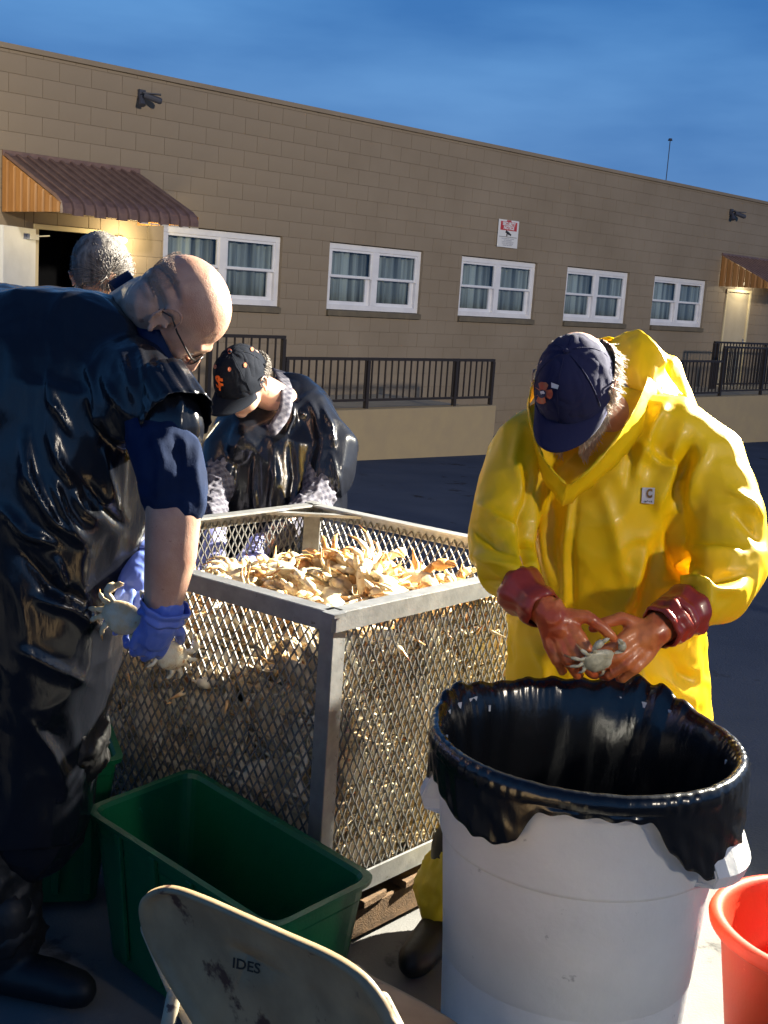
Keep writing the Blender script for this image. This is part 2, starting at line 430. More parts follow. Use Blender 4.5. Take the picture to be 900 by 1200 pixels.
M['signw'] = mat('sign_white', (.72,.72,.72), .5, .4)
M['signr'] = mat('sign_red', (.50,.045,.05), .5, .4)
M['signk'] = mat('sign_black', (.03,.03,.035), .6, .3)
M['signg'] = mat('sign_grey_print', (.42,.43,.47), .6, .3)
M['camgrey'] = mat('camera_grey', (.05,.055,.075), .5, .4)
M['lamp_on'] = emit('lit_lamp', (1, .86, .58), 6)
M['label_grey'] = mat('woven_label', (.55,.55,.60), .8, .3)
M['label_brown'] = mat('woven_brown', (.22,.13,.06), .8, .3)
def plaid():
    m = bpy.data.materials.new('plaid_flannel'); m.use_nodes = True; t = m.node_tree; P = t.nodes['Principled BSDF']; P.inputs['Roughness'].default_value = .9
    tc = t.nodes.new('ShaderNodeTexCoord'); mp = t.nodes.new('ShaderNodeMapping'); mp.inputs['Rotation'].default_value = (.3, .5, .6)
    t.links.new(tc.outputs['Object'], mp.inputs[0]); prev = None
    for ax, sc in (('X', 21), ('Y', 21), ('Z', 24)):
        wv = t.nodes.new('ShaderNodeTexWave'); wv.bands_direction = ax; wv.inputs['Scale'].default_value = sc*.62; wv.inputs['Distortion'].default_value = .3
        t.links.new(mp.outputs[0], wv.inputs[0])
        r = t.nodes.new('ShaderNodeMapRange'); r.inputs[1].default_value = .45; r.inputs[2].default_value = .60; t.links.new(wv.outputs['Fac'], r.inputs[0])
        if prev is None: prev = r.outputs[0]
        else:
            a = t.nodes.new('ShaderNodeMath'); a.operation = 'ADD'; t.links.new(prev, a.inputs[0]); t.links.new(r.outputs[0], a.inputs[1]); prev = a.outputs[0]
    c = t.nodes.new('ShaderNodeValToRGB'); c.color_ramp.elements[0].color = (.025,.025,.045,1); c.color_ramp.elements[1].color = (.14,.135,.165,1)
    d = t.nodes.new('ShaderNodeMath'); d.operation = 'DIVIDE'; d.inputs[1].default_value = 3; t.links.new(prev, d.inputs[0]); t.links.new(d.outputs[0], c.inputs[0])
    t.links.new(c.outputs[0], P.inputs['Base Color']); return m
M['plaid'] = plaid()
def glass():
    m = bpy.data.materials.new('window_glass'); m.use_nodes = True; t = m.node_tree; t.nodes.clear()
    o = t.nodes.new('ShaderNodeOutputMaterial'); a = t.nodes.new('ShaderNodeBsdfTransparent'); a.inputs[0].default_value = (.90,.94,.95,1)
    g = t.nodes.new('ShaderNodeBsdfGlossy'); g.inputs['Roughness'].default_value = .05; lw = t.nodes.new('ShaderNodeLayerWeight'); lw.inputs[0].default_value = .5; pw = t.nodes.new('ShaderNodeMath'); pw.operation = 'POWER'; pw.inputs[1].default_value = 3.5; t.links.new(lw.outputs['Facing'], pw.inputs[0]); fr = t.nodes.new('ShaderNodeMath'); fr.operation = 'MULTIPLY_ADD'; fr.inputs[1].default_value = .35; fr.inputs[2].default_value = .04; t.links.new(pw.outputs[0], fr.inputs[0])
    mx = t.nodes.new('ShaderNodeMixShader'); t.links.new(fr.outputs[0], mx.inputs[0]); t.links.new(a.outputs[0], mx.inputs[1]); t.links.new(g.outputs[0], mx.inputs[2]); t.links.new(mx.outputs[0], o.inputs[0]); return m
M['glass'] = glass()

# ================================================================== SETTING
YAW, D0 = R(45.74), 12.54
DD = Vector((math.cos(YAW), math.sin(YAW), 0)); NN = Vector((-math.sin(YAW), math.cos(YAW), 0))
def WP(a, off, z): return NN*(D0-off) + DD*a + Vector((0,0,z))     # along the facade, out from it, up

# asphalt: one sheet sloping down to the building, then level to the horizon
pe = 3.05
A_ = [Vector((0, pe, 0)), WP(10.2, 2, -.41), WP(21, 2, -.62)]
nrm = (A_[1]-A_[0]).cross(A_[2]-A_[0]); nrm = nrm if nrm.z > 0 else -nrm
def asph(x, y): return A_[0].z - (nrm.x*(x-A_[0].x) + nrm.y*(y-A_[0].y))/nrm.z
mb = MB(); xs = [-400,-60,-20,-8,-4,-2,0,1,2,4,8,14,24,60,400]; ys = [-400,-60,-20,-6,0,3.05,5,8,11,14,18,24,32,60,400]
for y in ys:
    for x in xs:
        xx, yy = max(-14, min(x, 30)), max(pe, min(y, 30))
        z = asph(xx, yy) if y > pe else asph(max(-14, min(x, 30)), pe)
        mb.v.append((x, y, min(z, -.004) - .012))
nx = len(xs)
for j in range(len(ys)-1):
    for i in range(nx-1): mb.f.append((j*nx+i, j*nx+i+1, (j+1)*nx+i+1, (j+1)*nx+i))
obj('asphalt_ground', mb, M['asphalt'])['kind'] = 'structure'
mb = MB(); Mz = Matrix.Rotation(R(4), 3, 'Z')
mb.box((0.2, -2.15, -.25), (6.5, 5.35, .25), Mz)
obj('concrete_pavement', mb, M['concrete'], bevel=.006)['kind'] = 'structure'
# saw-cut joints of the slab are shallow dark grooves: narrow strips just below flush
# ------------------------------------------------------------------ building
BL = root('building', 'long low tan concrete block building with white windows and two door awnings', 'building', WP(0,0,0), YAW)
def lb(o_): return o_
def bobj(name, mb, m, parent=BL, **k):            # facade-local coordinates (a, out = -y, z)
    o = obj(name, mb, m, parent, world=False, **k); return o
ZT = 2.28; CH = .2035; CL = .407; ZROOF = 4.0; ZB = -1.0; A0, A1 = 3.0, 27.0
wins = [7.78+.92-0.0 + 0.0]  # placeholder, replaced below
WW, WH = 1.90, .925
ws = [8.69-.0, 11.45, 14.23, 16.97, 19.71]
ws = [ws[0]] + ws[1:]
opens = [(a, a+WW, ZT-5*CH, ZT) for a in ws] + [(6.94, 7.80, .12, 2.14), (22.40, 23.42, .12, 2.16)]
def subtract(rect, holes):
    res = [rect]
    for h in holes:
        nr = []
        for (a,b,c,d) in res:
            if h[0] >= b or h[1] <= a or h[2] >= d or h[3] <= c: nr.append((a,b,c,d)); continue
            if h[0] > a: nr.append((a,h[0],c,d))
            if h[1] < b: nr.append((h[1],b,c,d))
            a2, b2 = max(a,h[0]), min(b,h[1])
            if h[2] > c: nr.append((a2,b2,c,h[2]))
            if h[3] < d: nr.append((a2,b2,h[3],d))
        res = nr
    return res
mb = MB()
for (a,b,c,d) in subtract((A0, A1, ZB, ZROOF-.05), opens): mb.box(((a+b)/2, .11, (c+d)/2), ((b-a)/2, .10, (d-c)/2))
wall = bobj('wall', mb, M['wall'])
mb = MB(); mb.box(((A0+A1)/2, 6.1, (ZROOF+ZB)/2-.1), ((A1-A0)/2-.01, .1, (ZROOF-ZB)/2-.1))
for a in (A0+.1, A1-.1): mb.box((a, 3.1, (ZROOF+ZB)/2-.1), (.1, 2.88, (ZROOF-ZB)/2-.1))
bobj('rear_and_end_walls', mb, M['wall'])
mb = MB(); mb.box(((A0+A1)/2, 3.1, ZROOF-.3), ((A1-A0)/2-.2, 2.88, .05)); bobj('roof', mb, M['coping'])
mb = MB(); mb.box(((A0+A1)/2, .10, ZROOF-.025), ((A1-A0)/2+.01, .125, .027)); cop = bobj('coping', mb, M['block'])
blocks = []; J = .0014
nrow = int((ZROOF-.05-ZB)/CH)+1
for r_ in range(-5, nrow+2):
    z1 = ZT - (r_)*CH if False else ZT + (r_-12)*CH; z0_ = z1 - CH
    if z0_ >= ZROOF-.055 or z1 <= -.75: continue
    z1 = min(z1, ZROOF-.055)
    off = (r_ % 2)*CL/2; a = 5.2 + off
    while a < 25.5:
        for (p,q,s,t) in subtract((a, a+CL, z0_, z1), opens):
            if q-p > .03 and t-s > .03: blocks.append((p+J, q-J, s+J, t-J))
        a += CL
def in_view(bk):
    P = np.array([tuple(WP((bk[0]+bk[1])/2, 0, (bk[2]+bk[3])/2))]); x, y, z = project(P); return -20 < x[0] < 920 and -20 < y[0] < 560
near = sorted([b for b in blocks if in_view(b)], key=lambda b: b[0])[:290]; ns = set(near)
cache = {}
def bevel_block(wd, hg, dp=.006, bv=.0022):
    h = MB(); x, z = wd/2, hg/2
    V = [(-x,0,-z),(x,0,-z),(x,0,z),(-x,0,z),(-x+bv,-dp,-z+bv),(x-bv,-dp,-z+bv),(x-bv,-dp,z-bv),(-x+bv,-dp,z-bv)]
    return h.add(V, [(4,5,6,7),(0,1,5,4),(1,2,6,5),(2,3,7,6),(3,0,4,7),(3,2,1,0)])
for (p,q,s,t) in near:
    k = (round(q-p,3), round(t-s,3))
    if k not in cache:
        me = bevel_block(*k).mesh('block'); me.materials.append(M['block']); cache[k] = me
    o = bpy.data.objects.new('block', cache[k]); COL.objects.link(o); o.parent = wall; o.location = ((p+q)/2, .0095 + random.uniform(-.0012,.0012), (s+t)/2)
mb = MB()
for b in blocks:
    if b in ns: continue
    p,q,s,t = b; h = bevel_block(q-p, t-s); dy = .0095+random.uniform(-.001,.001)
    mb.add([(v[0]+(p+q)/2, v[1]+dy, v[2]+(s+t)/2) for v in h.v], h.f)
o = obj('block_coursework', mb, M['block'], wall, world=False); o['kind'] = 'stuff'
WM[wall.name] = WM[BL.name]

def make_window(a):
    z1 = ZT-.012; z0 = ZT-WH; y0 = .055                         # recessed behind the wall face
    f = MB(); t = .075
    f.box((WW/2, y0+.03, z1-t/2), (WW/2, .035, t/2)); f.box((WW/2, y0+.03, z0+t/2), (WW/2, .035, t/2))
    for x in (t/2, WW-t/2): f.box((x, y0+.03, (z0+z1)/2), (t/2, .0349, (z1-z0)/2-t))
    f.box((WW/2, y0+.03, (z0+z1)/2), (.055, .034, (z1-z0)/2-t))
    win = obj('window', f, M['vinyl'], BL, world=False, loc=(a,0,0), bevel=.004)
    def child(n, mbx, m, **k):
        o = obj(n, mbx, m, win, world=False, **k); return o
    zm = z0+.47
    for sx in (0, 1):
        xl = t if sx == 0 else WW/2+.055; xr = WW/2-.055 if sx == 0 else WW-t
        for nm, lo, hi, yy, fw in (('upper_sash', zm-.02, z1-t, y0+.022, .032), ('lower_sash', z0+t, zm+.018, y0+.048, .045)):
            s_ = MB(); xr2 = xr if nm == 'upper_sash' else xr-.045
            s_.box(((xl+xr2)/2, yy, hi-fw/2), ((xr2-xl)/2, .014, fw/2)); s_.box(((xl+xr2)/2, yy, lo+fw/2), ((xr2-xl)/2, .014, fw/2))
            s_.box((xl+fw/2, yy, (lo+hi)/2), (fw/2, .0138, (hi-lo)/2-fw)); s_.box((xr2-fw/2, yy, (lo+hi)/2), (fw/2, .0138, (hi-lo)/2-fw))
            if nm == 'lower_sash': s_.box((xr-.022, yy+.01, (lo+hi)/2), (.0215, .012, (hi-lo)/2))
            child(nm, s_, M['vinyl'])
            g = MB(); g.box(((xl+xr2)/2, yy+.004, (lo+hi)/2), ((xr2-xl)/2-fw+.004, .002, (hi-lo)/2-fw+.004)); child('pane', g, M['glass'])
    c = MB(); rows = []; rs = random.Random(int(a*100)); ph = [rs.uniform(0,6) for _ in range(4)]
    for zz in (z1-.02, (z0+z1)/2, z0+.02):
        rows.append([(x*WW/90, .15+.022*math.sin(x*.9+ph[0]+.5*math.sin(x*.21+ph[1]))+.012*math.sin(x*.37+ph[2]), zz) for x in range(2, 89)])
    c.sheet(rows, .002); child('curtain', c, M['curtain'], sm=True)
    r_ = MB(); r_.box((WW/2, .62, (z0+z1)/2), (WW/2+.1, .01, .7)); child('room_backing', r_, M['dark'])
    s = MB(); s.add([(0,-.035,z0-.012),(WW,-.035,z0-.012),(WW,.10,z0-.002),(0,.10,z0-.002),(0,-.035,z0-.085),(WW,-.035,z0-.085),(WW,.10,z0-.085),(0,.10,z0-.085)],
                   [(0,1,2,3),(7,6,5,4),(0,4,5,1),(1,5,6,2),(2,6,7,3),(3,7,4,0)])
    child('sill', s, M['sill']); return win
def copy_tree(o, parent=None):
    c = o.copy(); COL.objects.link(c)
    if parent is not None: c.parent = parent
    for ch in list(o.children): copy_tree(ch, c)
    return c
w0 = make_window(ws[0])
for a in ws[1:]:
    c = copy_tree(w0, BL); c.location = (a, 0, 0)

def make_awning(a0, a1, zt, proj=1.22, drop=.50, val=.115):
    n = 13; wd = (a1-a0)/n
    root_m = MB(); root_m.box(((a0+a1)/2, -.012, zt+.02), ((a1-a0)/2+.01, .012, .03))
    aw = obj('awning', root_m, M['roofm'], BL, world=False)
    for i in range(n):
        x = a0+wd*(i+.5); mb = MB()
        # trough-shaped roof panel: flat pan with raised rib at one side, curling over to the valance
        prof = [(-wd/2, 0), (-wd/2+.012, .028), (-wd/2+.036, .028), (-wd/2+.048, 0.004), (wd/2, 0.004)]
        path = [(-.01, zt, 0), (-proj+.10, zt-drop+.045, 0), (-proj+.02, zt-drop-.01, 0), (-proj-.004, zt-drop-.06, 0), (-proj-.004, zt-drop-val-.015*(i%2), 0)]
        rows = []
        for j, (yy, zz, _) in enumerate(path):
            if j < 2: ny, nz = -drop/1.3, proj/1.3
            elif j == 2: ny, nz = -.75, .66
            else: ny, nz = -1, 0
            rows.append([(x+px, yy+ny*h, zz+nz*h) for px, h in prof])
        mb.sheet(rows, .003); o = obj('roof_panel', mb, M['roofm'], aw, world=False)
        if i in (7,8,9,10,11,12) and a0 < 10:
            e = MB(); e.box((x+.01, -proj-.006, zt-drop-val-.018), (wd/2-.012, .006, .007)); obj('bent_trim', e, M['awnedge'], aw, world=False)
    for sx, xx in ((-1, a0), (1, a1)):
        m_ = 8
        for i in range(m_):
            y0 = -proj*(i/m_) - .005; y1 = -proj*((i+1)/m_) + .0; ym = (y0+y1)/2
            zt0 = zt - drop*(-y0/proj); zt1 = zt - drop*(-y1/proj)
            zb = zt-drop-val+.01; mb = MB(); th = .012
            V = [(xx, y0, zb), (xx, y1+.012, zb), (xx, y1+.012, zt1-.004), (xx, y0, zt0-.004)]
            bul = sx*.016
            V2 = [(xx+bul, y0-.02, zb), (xx+bul, y1+.04, zb), (xx+bul, y1+.04, zt1), (xx+bul, y0-.02, zt0-.004)]
            mb.add(V+V2, [(4,5,6,7),(0,1,5,4),(1,2,6,5),(2,3,7,6),(3,0,4,7),(3,2,1,0)])
            mb.box((xx, y1+.006, (zb+zt1)/2), (.004, .006, (zt1-zb)/2-.004))
            obj('side_panel', mb, M['awnside'], aw, world=False)
    return aw
make_awning(6.56, 8.30, 2.84)
make_awning(22.06, 24.2, 2.80, proj=1.1)

def door_unit(a0, a1, zt, leaf, m_leaf, z0=.12, ang=0):
    f = MB(); t = .055
    f.box(((a0+a1)/2, .05, zt-t/2), ((a1-a0)/2, .07, t/2))
    for x in (a0+t/2, a1-t/2): f.box((x, .05, (z0+zt-t)/2), (t/2, .0698, (zt-t-z0)/2))
    fr = bobj('door_frame', f, M['jamb'], bevel=.003)
    d = MB(); W_ = a1-a0-2*t
    d.box((W_/2, 0, (zt-t-z0)/2), (W_/2-.003, .022, (zt-t-z0)/2-.004))
    lo = obj('door', d, m_leaf, BL, world=False, loc=(a0+t, .03, z0), bevel=.003)
    lo.rotation_euler = (0, 0, ang)
    k = MB(); zc = .98
    k.box((W_-.07, -.03, zc), (.02, .012, .06)); k.caps([Vector((W_-.07,-.04,zc)), Vector((W_-.07,-.07,zc)), Vector((W_-.15,-.07,zc))], .009, 8)
    obj('handle', k, M['steel'], lo, world=False)
    return lo
dl = door_unit(6.94, 7.80, 2.14, True, M['doorw'], ang=R(-148))
k = MB(); k.box((.17, .045, 1.87), (.10, .022, .03)); k.bar((.10,.06,1.88), (-.10,.10,1.90), .010, .006); obj('door_closer', k, M['doorw'], dl, world=False)
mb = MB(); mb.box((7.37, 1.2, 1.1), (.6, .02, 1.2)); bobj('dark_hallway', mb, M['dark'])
door_unit(22.40, 23.42, 2.16, False, M['doort'])
# lamps lit under the awnings
for a, e_, zz in ((8.05, 32, 2.05), (22.95, 24, 2.30)):
    t_ = root('door_lamp', 'small lit wall lamp under the left brown awning' if a < 10 else 'small lit wall lamp over the far right door', 'lamp', WP(a, .03, zz), YAW)
    b = MB(); b.box((0,-.0,0), (.05,.03,.035)); obj('lamp_base', b, M['steel'], t_, world=False)
    b = MB(); b.ell((0,-.07,-.01), ((.045,0,0),(0,.045,0),(0,0,.035))); obj('lamp_bulb', b, M['lamp_on'], t_, world=False, sm=True)
    l = bpy.data.lights.new('door_lamp_light', 'POINT'); l.energy = e_; l.color = (1,.80,.42) if a < 10 else (1,.9,.66); l.shadow_soft_size = .05
    lo = bpy.data.objects.new('door_lamp_light', l); COL.objects.link(lo); lo.location = WP(a, .30, zz-.02)
# a wall lamp beyond the left picture edge lights the open door and the awning's end
t_ = root('wall_lamp', 'lit wall lamp left of the open white door', 'lamp', WP(4.6, .03, 2.75), YAW)
b = MB(); b.box((0,-.02,0), (.09,.04,.06)); obj('lamp_base', b, M['steel'], t_, world=False)
b = MB(); b.ell((0,-.09,-.02), ((.07,0,0),(0,.05,0),(0,0,.05))); obj('lamp_bulb', b, M['lamp_on'], t_, world=False, sm=True)
l = bpy.data.lights.new('wall_lamp_light', 'POINT'); l.energy = 120; l.color = (1,.84,.55); l.shadow_soft_size = .08
lo = bpy.data.objects.new('wall_lamp_light', l); COL.objects.link(lo); lo.location = WP(4.6, .8, 2.7)

# ------------------------------------------------------------------ ramps, landings, railings
def ramp(name, a0, a1, zt, label):
    mb = MB(); zb = -1.2
    mb.box(((a0+a1)/2, -1.985, (zt+zb)/2), ((a1-a0)/2, .10, (zt-zb)/2))
    t = root(name, label, 'ramp', WP(0,0,0), YAW)
    obj('kerb_wall', mb, M['base'], t, world=False, bevel=.008)
    d = MB(); d.box(((a0+a1)/2-.004, -.945, zt-.12), ((a1-a0)/2-.01, .935, .06)); obj('walkway_deck', d, M['deck'], t, world=False)
    return t
ramp('ramp', 3.5, 12.80, .21, 'low tan walkway wall below the left black railing')
ramp('ramp', 16.3, 27.0, .24, 'low tan walkway wall below the right railings')
def railing(a0, a1, zt, zb, zf, posts, off, label, step=.118):
    t = root('railing', label, 'railing', WP(a0, off, zf), YAW, None)
    z = lambda v: v-zf
    b = MB(); b.box(((a1-a0)/2, 0, z(zt)), ((a1-a0)/2+.02, .020, .018)); obj('top_rail', b, M['rail'], t, world=False)
    b = MB(); b.box(((a1-a0)/2, 0, z(zb)), ((a1-a0)/2, .015, .015)); obj('bottom_rail', b, M['rail'], t, world=False)
    pm = None
    for a in posts:
        if pm is None:
            p = MB(); p.box((0,0,z(zt)/2-.010), (.024,.024,z(zt)/2-.010)); pm = p.mesh('post'); pm.materials.append(M['rail'])
        o = bpy.data.objects.new('post', pm); COL.objects.link(o); o.parent = t; o.location = (a-a0, 0, 0)
    n = max(1, int(round((a1-a0)/step))); q = MB(); q.box((0,0,(z(zt)+z(zb))/2), (.0085,.0085,(zt-zb)/2-.018)); qm = q.mesh('baluster'); qm.materials.append(M['rail'])
    for i in range(1, n):
        a = a0+(a1-a0)*i/n
        if min(abs(a-p) for p in posts) < .035: continue
        o = bpy.data.objects.new('baluster', qm); COL.objects.link(o); o.parent = t; o.location = (a-a0, 0, 0)
    return t
railing(9.06, 12.78, .82, .315, .21, [9.06, 10.38, 12.02, 12.78], 1.985, 'black railing on the tan wall behind the man in the orange-lettered cap')
railing(5.0, 9.00, 1.06, .33, .21, [5.0, 6.5, 7.95, 9.00], 1.985, 'taller black railing at the left door landing, behind the bald man')
railing(16.4, 18.98, .84, .30, .24, [16.4, 17.7], 1.985, 'low black railing between the yellow hood and the right landing')
railing(19.02, 24.8, 1.09, .33, .24, [19.02, 20.5, 22.4, 24.8], 1.985, 'taller black railing in front of the tan door at far right')
railing(20.5, 24.5, 1.12, .33, .24, [20.5, 20.62, 22.5, 24.5], .95, 'inner black railing beside the tan door at far right')

# ------------------------------------------------------------------ wall fittings
sg = root('warning_sign', 'small white and red surveillance sign above the third window', 'sign', WP(15.27, .012, 2.47), YAW)
def sbox(n, x, z, hx, hz, y, m): b = MB(); b.box((x, y, z), (hx, .003, hz)); return obj(n, b, m, sg, world=False)
b = MB(); b.box((0,-.004,.215), (.255,.004,.215)); obj('sign_plate', b, M['signw'], sg, world=False, bevel=.002)
sbox('red_panel', 0, .335, .205, .068, -.009, M['signr'])
def stext(txt, x, z, size, m, nm='lettering', y=-.0145, bold=.004):
    V, F = text2d(txt, size, bold); b = MB().add([(x+p, y, z+q) for p, q in V], F); o = obj(nm, b, m, sg, world=False); return o
stext('SECURITY', 0, .366, .072, M['signw']); stext('NOTICE', 0, .306, .072, M['signw'])
stext('24 HOUR', 0, .414, .026, M['signr'], y=-.010)
b = MB(); b.box((-.02,-.011,.232), (.05,.003,.020), Matrix.Rotation(R(22),3,'Y')); b.box((.045,-.0112,.208), (.026,.003,.013), Matrix.Rotation(R(22),3,'Y')); b.box((-.035,-.0114,.195), (.010,.003,.022)); obj('camera_symbol', b, M['signk'], sg, world=False)
sbox('rule', 0, .165, .22, .003, -.0095, M['signk'])
for i in range(5): stext(['ALL ACTIVITIES ARE RECORDED','ON THESE PREMISES','TO AID IN THE PROSECUTION','OF ANY CRIME COMMITTED','AGAINST THIS FACILITY'][i], 0, .138-.026*i, .022, M['signg'], y=-.010, bold=.001)

def seccam(a, z, label, s=1.0):
    t = root('security_camera', label, 'camera', WP(a, .0, z), YAW)
    b = MB(); b.box((0,-.02,0), (.05*s,.02,.06*s)); b.caps([Vector((0,-.03,0)), Vector((0,-.10*s,.02)), Vector((.01,-.14*s,-.02*s))], .018*s, 8); obj('bracket', b, M['camgrey'], t, world=False)
    b = MB(); b.tube([Vector((-.02,-.12,-.02))*s, Vector((.16,-.24,-.08))*s, Vector((.18,-.255,-.085))*s], [.045*s,.045*s,.030*s], 12); b.box(Vector((.07,-.18,.005))*s, (.12*s,.045*s,.008*s), Matrix.Rotation(R(-35),3,'Z')); obj('housing', b, M['camgrey'], t, world=False)
    b = MB(); b.tube([Vector((-.03,-.06,-.03))*s, Vector((-.05,-.12,-.16))*s], [.03*s,.05*s], 10); obj('junction_box', b, M['camgrey'], t, world=False)
seccam(8.30, 3.74, 'dark security camera high on the wall near the left awning', .85)
seccam(22.2, 3.66, 'small security camera high on the wall above the far right door', .95)
an = root('antenna', 'thin antenna standing on the roof edge at the right', 'antenna', WP(20.05, -.2, ZROOF), YAW)
b = MB(); b.tube([Vector((0,0,-.3)), Vector((0,0,.78))], .008, 6); obj('mast', b, M['camgrey'], an, world=False)
b = MB(); b.tube([Vector((0,0,.76)), Vector((0,0,.80))], [.045,.03], 8); obj('head', b, M['camgrey'], an, world=False)

# flood lamp pole where the light comes from, outside the picture
fp = root('work_light', 'work floodlight on a thin stand right of the man in yellow', 'work light', (FLOOD.x+.25, FLOOD.y+.1, asph(FLOOD.x, FLOOD.y)))
b = MB(); b.tube([Vector((FLOOD.x+.25, FLOOD.y+.1, asph(FLOOD.x, FLOOD.y))), Vector((FLOOD.x+.25, FLOOD.y+.1, FLOOD.z+.12))], [.028,.022], 12); obj('pole', b, M['rail'], fp)
b = MB(); b.box(FLOOD+Vector((.14,.02,.03)), (.05,.12,.09)); obj('lamp_head', b, M['rail'], fp)
mp_ = root('mast_lamp_pole', 'high lamp mast far to the right of the picture', 'light pole', (FLOOD2.x+.5, FLOOD2.y-.4, 0))
b = MB(); b.tube([Vector((FLOOD2.x+.5, FLOOD2.y-.4, 0)), Vector((FLOOD2.x+.5, FLOOD2.y-.4, FLOOD2.z+.3))], [.12,.07], 12); obj('pole', b, M['rail'], mp_)
b = MB(); b.box(FLOOD2+Vector((.42,-.35,.1)), (.10,.3,.2)); obj('lamp_head', b, M['rail'], mp_)
# ================================================================== CAGE OF CRABS
ZC, ZCB = .90, .145
c0 = Vector((-.10, 2.71, 0)); e1 = Vector((.664, .748, 0)).normalized(); e2 = Vector((-e1.y, e1.x, 0)); 
e2 = Vector((-.80, .60, 0)).normalized()           # left side of the bin
L1, L2 = 1.06, 1.07
cage = root('crab_cage', 'galvanised expanded-metal bin heaped with crabs between the men', 'cage', c0 + Vector((0,0,ZCB)), 0)
cor = [c0, c0+e1*L1, c0+e1*L1+e2*L2, c0+e2*L2]
cen = (cor[0]+cor[2])/2
for p in cor:                                       # angle-iron posts
    m_ = MB(); d1 = None
    for q in (e1, e2):
        s_ = 1 if (cen-p).dot(q) > 0 else -1
        dirq = q*s_; other = e2 if q == e1 else e1; so = 1 if (cen-p).dot(other) > 0 else -1
        a_ = p + dirq*.022 + other*so*.003
        m_.bar(a_+Vector((0,0,ZCB)), a_+Vector((0,0,ZC-.002)), .0225 if True else .003, .003, up=other)
    obj('post', m_, M['galv'], cage)
sides = [(cor[0], cor[1]), (cor[1], cor[2]), (cor[2], cor[3]), (cor[3], cor[0])]
def side_frame(a, b):
    d = (b-a).normalized(); n_ = Vector((d.y, -d.x, 0)); 
    if n_.dot(cen-a) < 0: n_ = -n_
    return d, n_
for a, b in sides:
    d, n_ = side_frame(a, b); L = (b-a).length
    m_ = MB()
    m_.bar(a+Vector((0,0,ZC-.021))-n_*.004, b+Vector((0,0,ZC-.021))-n_*.004, .004, .023)      # vertical leg
    m_.bar(a+Vector((0,0,ZC))+n_*.016+d*.003, b+Vector((0,0,ZC))+n_*.016-d*.003, .021, .0035)  # top leg
    obj('top_rail', m_, M['galv'], cage)
    m_ = MB(); m_.bar(a+Vector((0,0,ZCB+.025))-n_*.004, b+Vector((0,0,ZCB+.025))-n_*.004, .004, .026); m_.bar(a+Vector((0,0,ZCB))+n_*.018, b+Vector((0,0,ZCB))+n_*.018, .022, .003)
    obj('bottom_rail', m_, M['galv'], cage)
    # expanded metal panel: zigzag strands
    dw, dh = .0285, .047; nc = int(L/dw); dw = (L-.012)/nc; z0, z1 = ZCB+.03, ZC-.022; nr = int((z1-z0)/(dh/2)); hh = (z1-z0)/nr
    m_ = MB()
    for j in range(nc):
        for sg_ in (0, 1):
            xa = .006 + dw*(j+.5)
            if sg_ == 0: xs_ = [xa - (dw/2-.0012)*(i % 2) for i in range(nr+1)]
            else: xs_ = [xa + (dw/2-.0012)*(i % 2) for i in range(nr+1)]
            base = len(m_.v); hw = .0015; th = .0020
            for i in range(nr+1):
                p = a + d*xs_[i] + Vector((0,0,z0+i*hh)) + n_*(.004 + .002*(1 if i % 2 else -1)*(1 if sg_ else -1)*.5)
                for sx, sy in ((-1,-1),(1,-1),(1,1),(-1,1)): m_.v.append(tuple(p + d*hw*sx*1.25 + n_*th*sy))
            for i in range(nr):
                o_ = base+i*4
                for k in range(4): m_.f.append((o_+k, o_+(k+1)%4, o_+4+(k+1)%4, o_+4+k))
    obj('mesh_panel', m_, M['mesh'], cage)
for p in cor:
    m_ = MB(); m_.box(p+Vector((0,0,ZC+.0005)), (.021,.021,.0045), Matrix.Rotation(math.atan2(e1.y,e1.x), 3, 'Z')); obj('corner_plate', m_, M['galv'], cage)
m_ = MB()                                            # gusset bar across the far corner and the chute flap
p3 = cor[2]
m_.bar(p3 - e1*.22 + Vector((0,0,ZC-.012)), p3 - e2*.22 + Vector((0,0,ZC-.012)), .014, .005); obj('corner_brace', m_, M['galv'], cage)
m_ = MB(); m_.bar(p3 - e1*.03 - e2*.03 + Vector((0,0,ZCB+.2)), p3 - e1*.03 - e2*.03 + Vector((0,0,ZC-.03)), .03, .028); obj('corner_tube', m_, M['mesh'], cage)
m_ = MB(); m_.add([tuple(p+Vector((0,0,ZCB+.008))) for p in cor]+[tuple(p+Vector((0,0,ZCB+.002))) for p in cor], [(0,1,2,3),(7,6,5,4),(0,4,5,1),(1,5,6,2),(2,6,7,3),(3,7,4,0)]); obj('floor_plate', m_, M['galv'], cage)

# pallet under the bin
pal = root('wooden_pallet', 'dark wooden pallet under the crab bin', 'pallet', cen)
for k in range(3):
    m_ = MB(); t = .03+k*(L2/2-.03)
    m_.bar(c0+e2*t+Vector((0,0,.052)), c0+e1*L1+e2*t+Vector((0,0,.052)), .030, .040); obj('stringer', m_, M['pallet'], pal, bevel=.003)
for k in range(7):
    m_ = MB(); t = .045+k*(L1-.09)/6
    m_.bar(c0+e1*t-e2*.01+Vector((0,0,.105)), c0+e1*t+e2*(L2+.01)+Vector((0,0,.105)), .048, .010); obj('deck_board', m_, M['pallet'], pal, bevel=.002)
    if k in (0,3,6): m_ = MB(); m_.bar(c0+e1*t-e2*.01+Vector((0,0,.005)), c0+e1*t+e2*(L2+.01)+Vector((0,0,.005)), .048, .006); obj('bottom_board', m_, M['pallet'], pal)

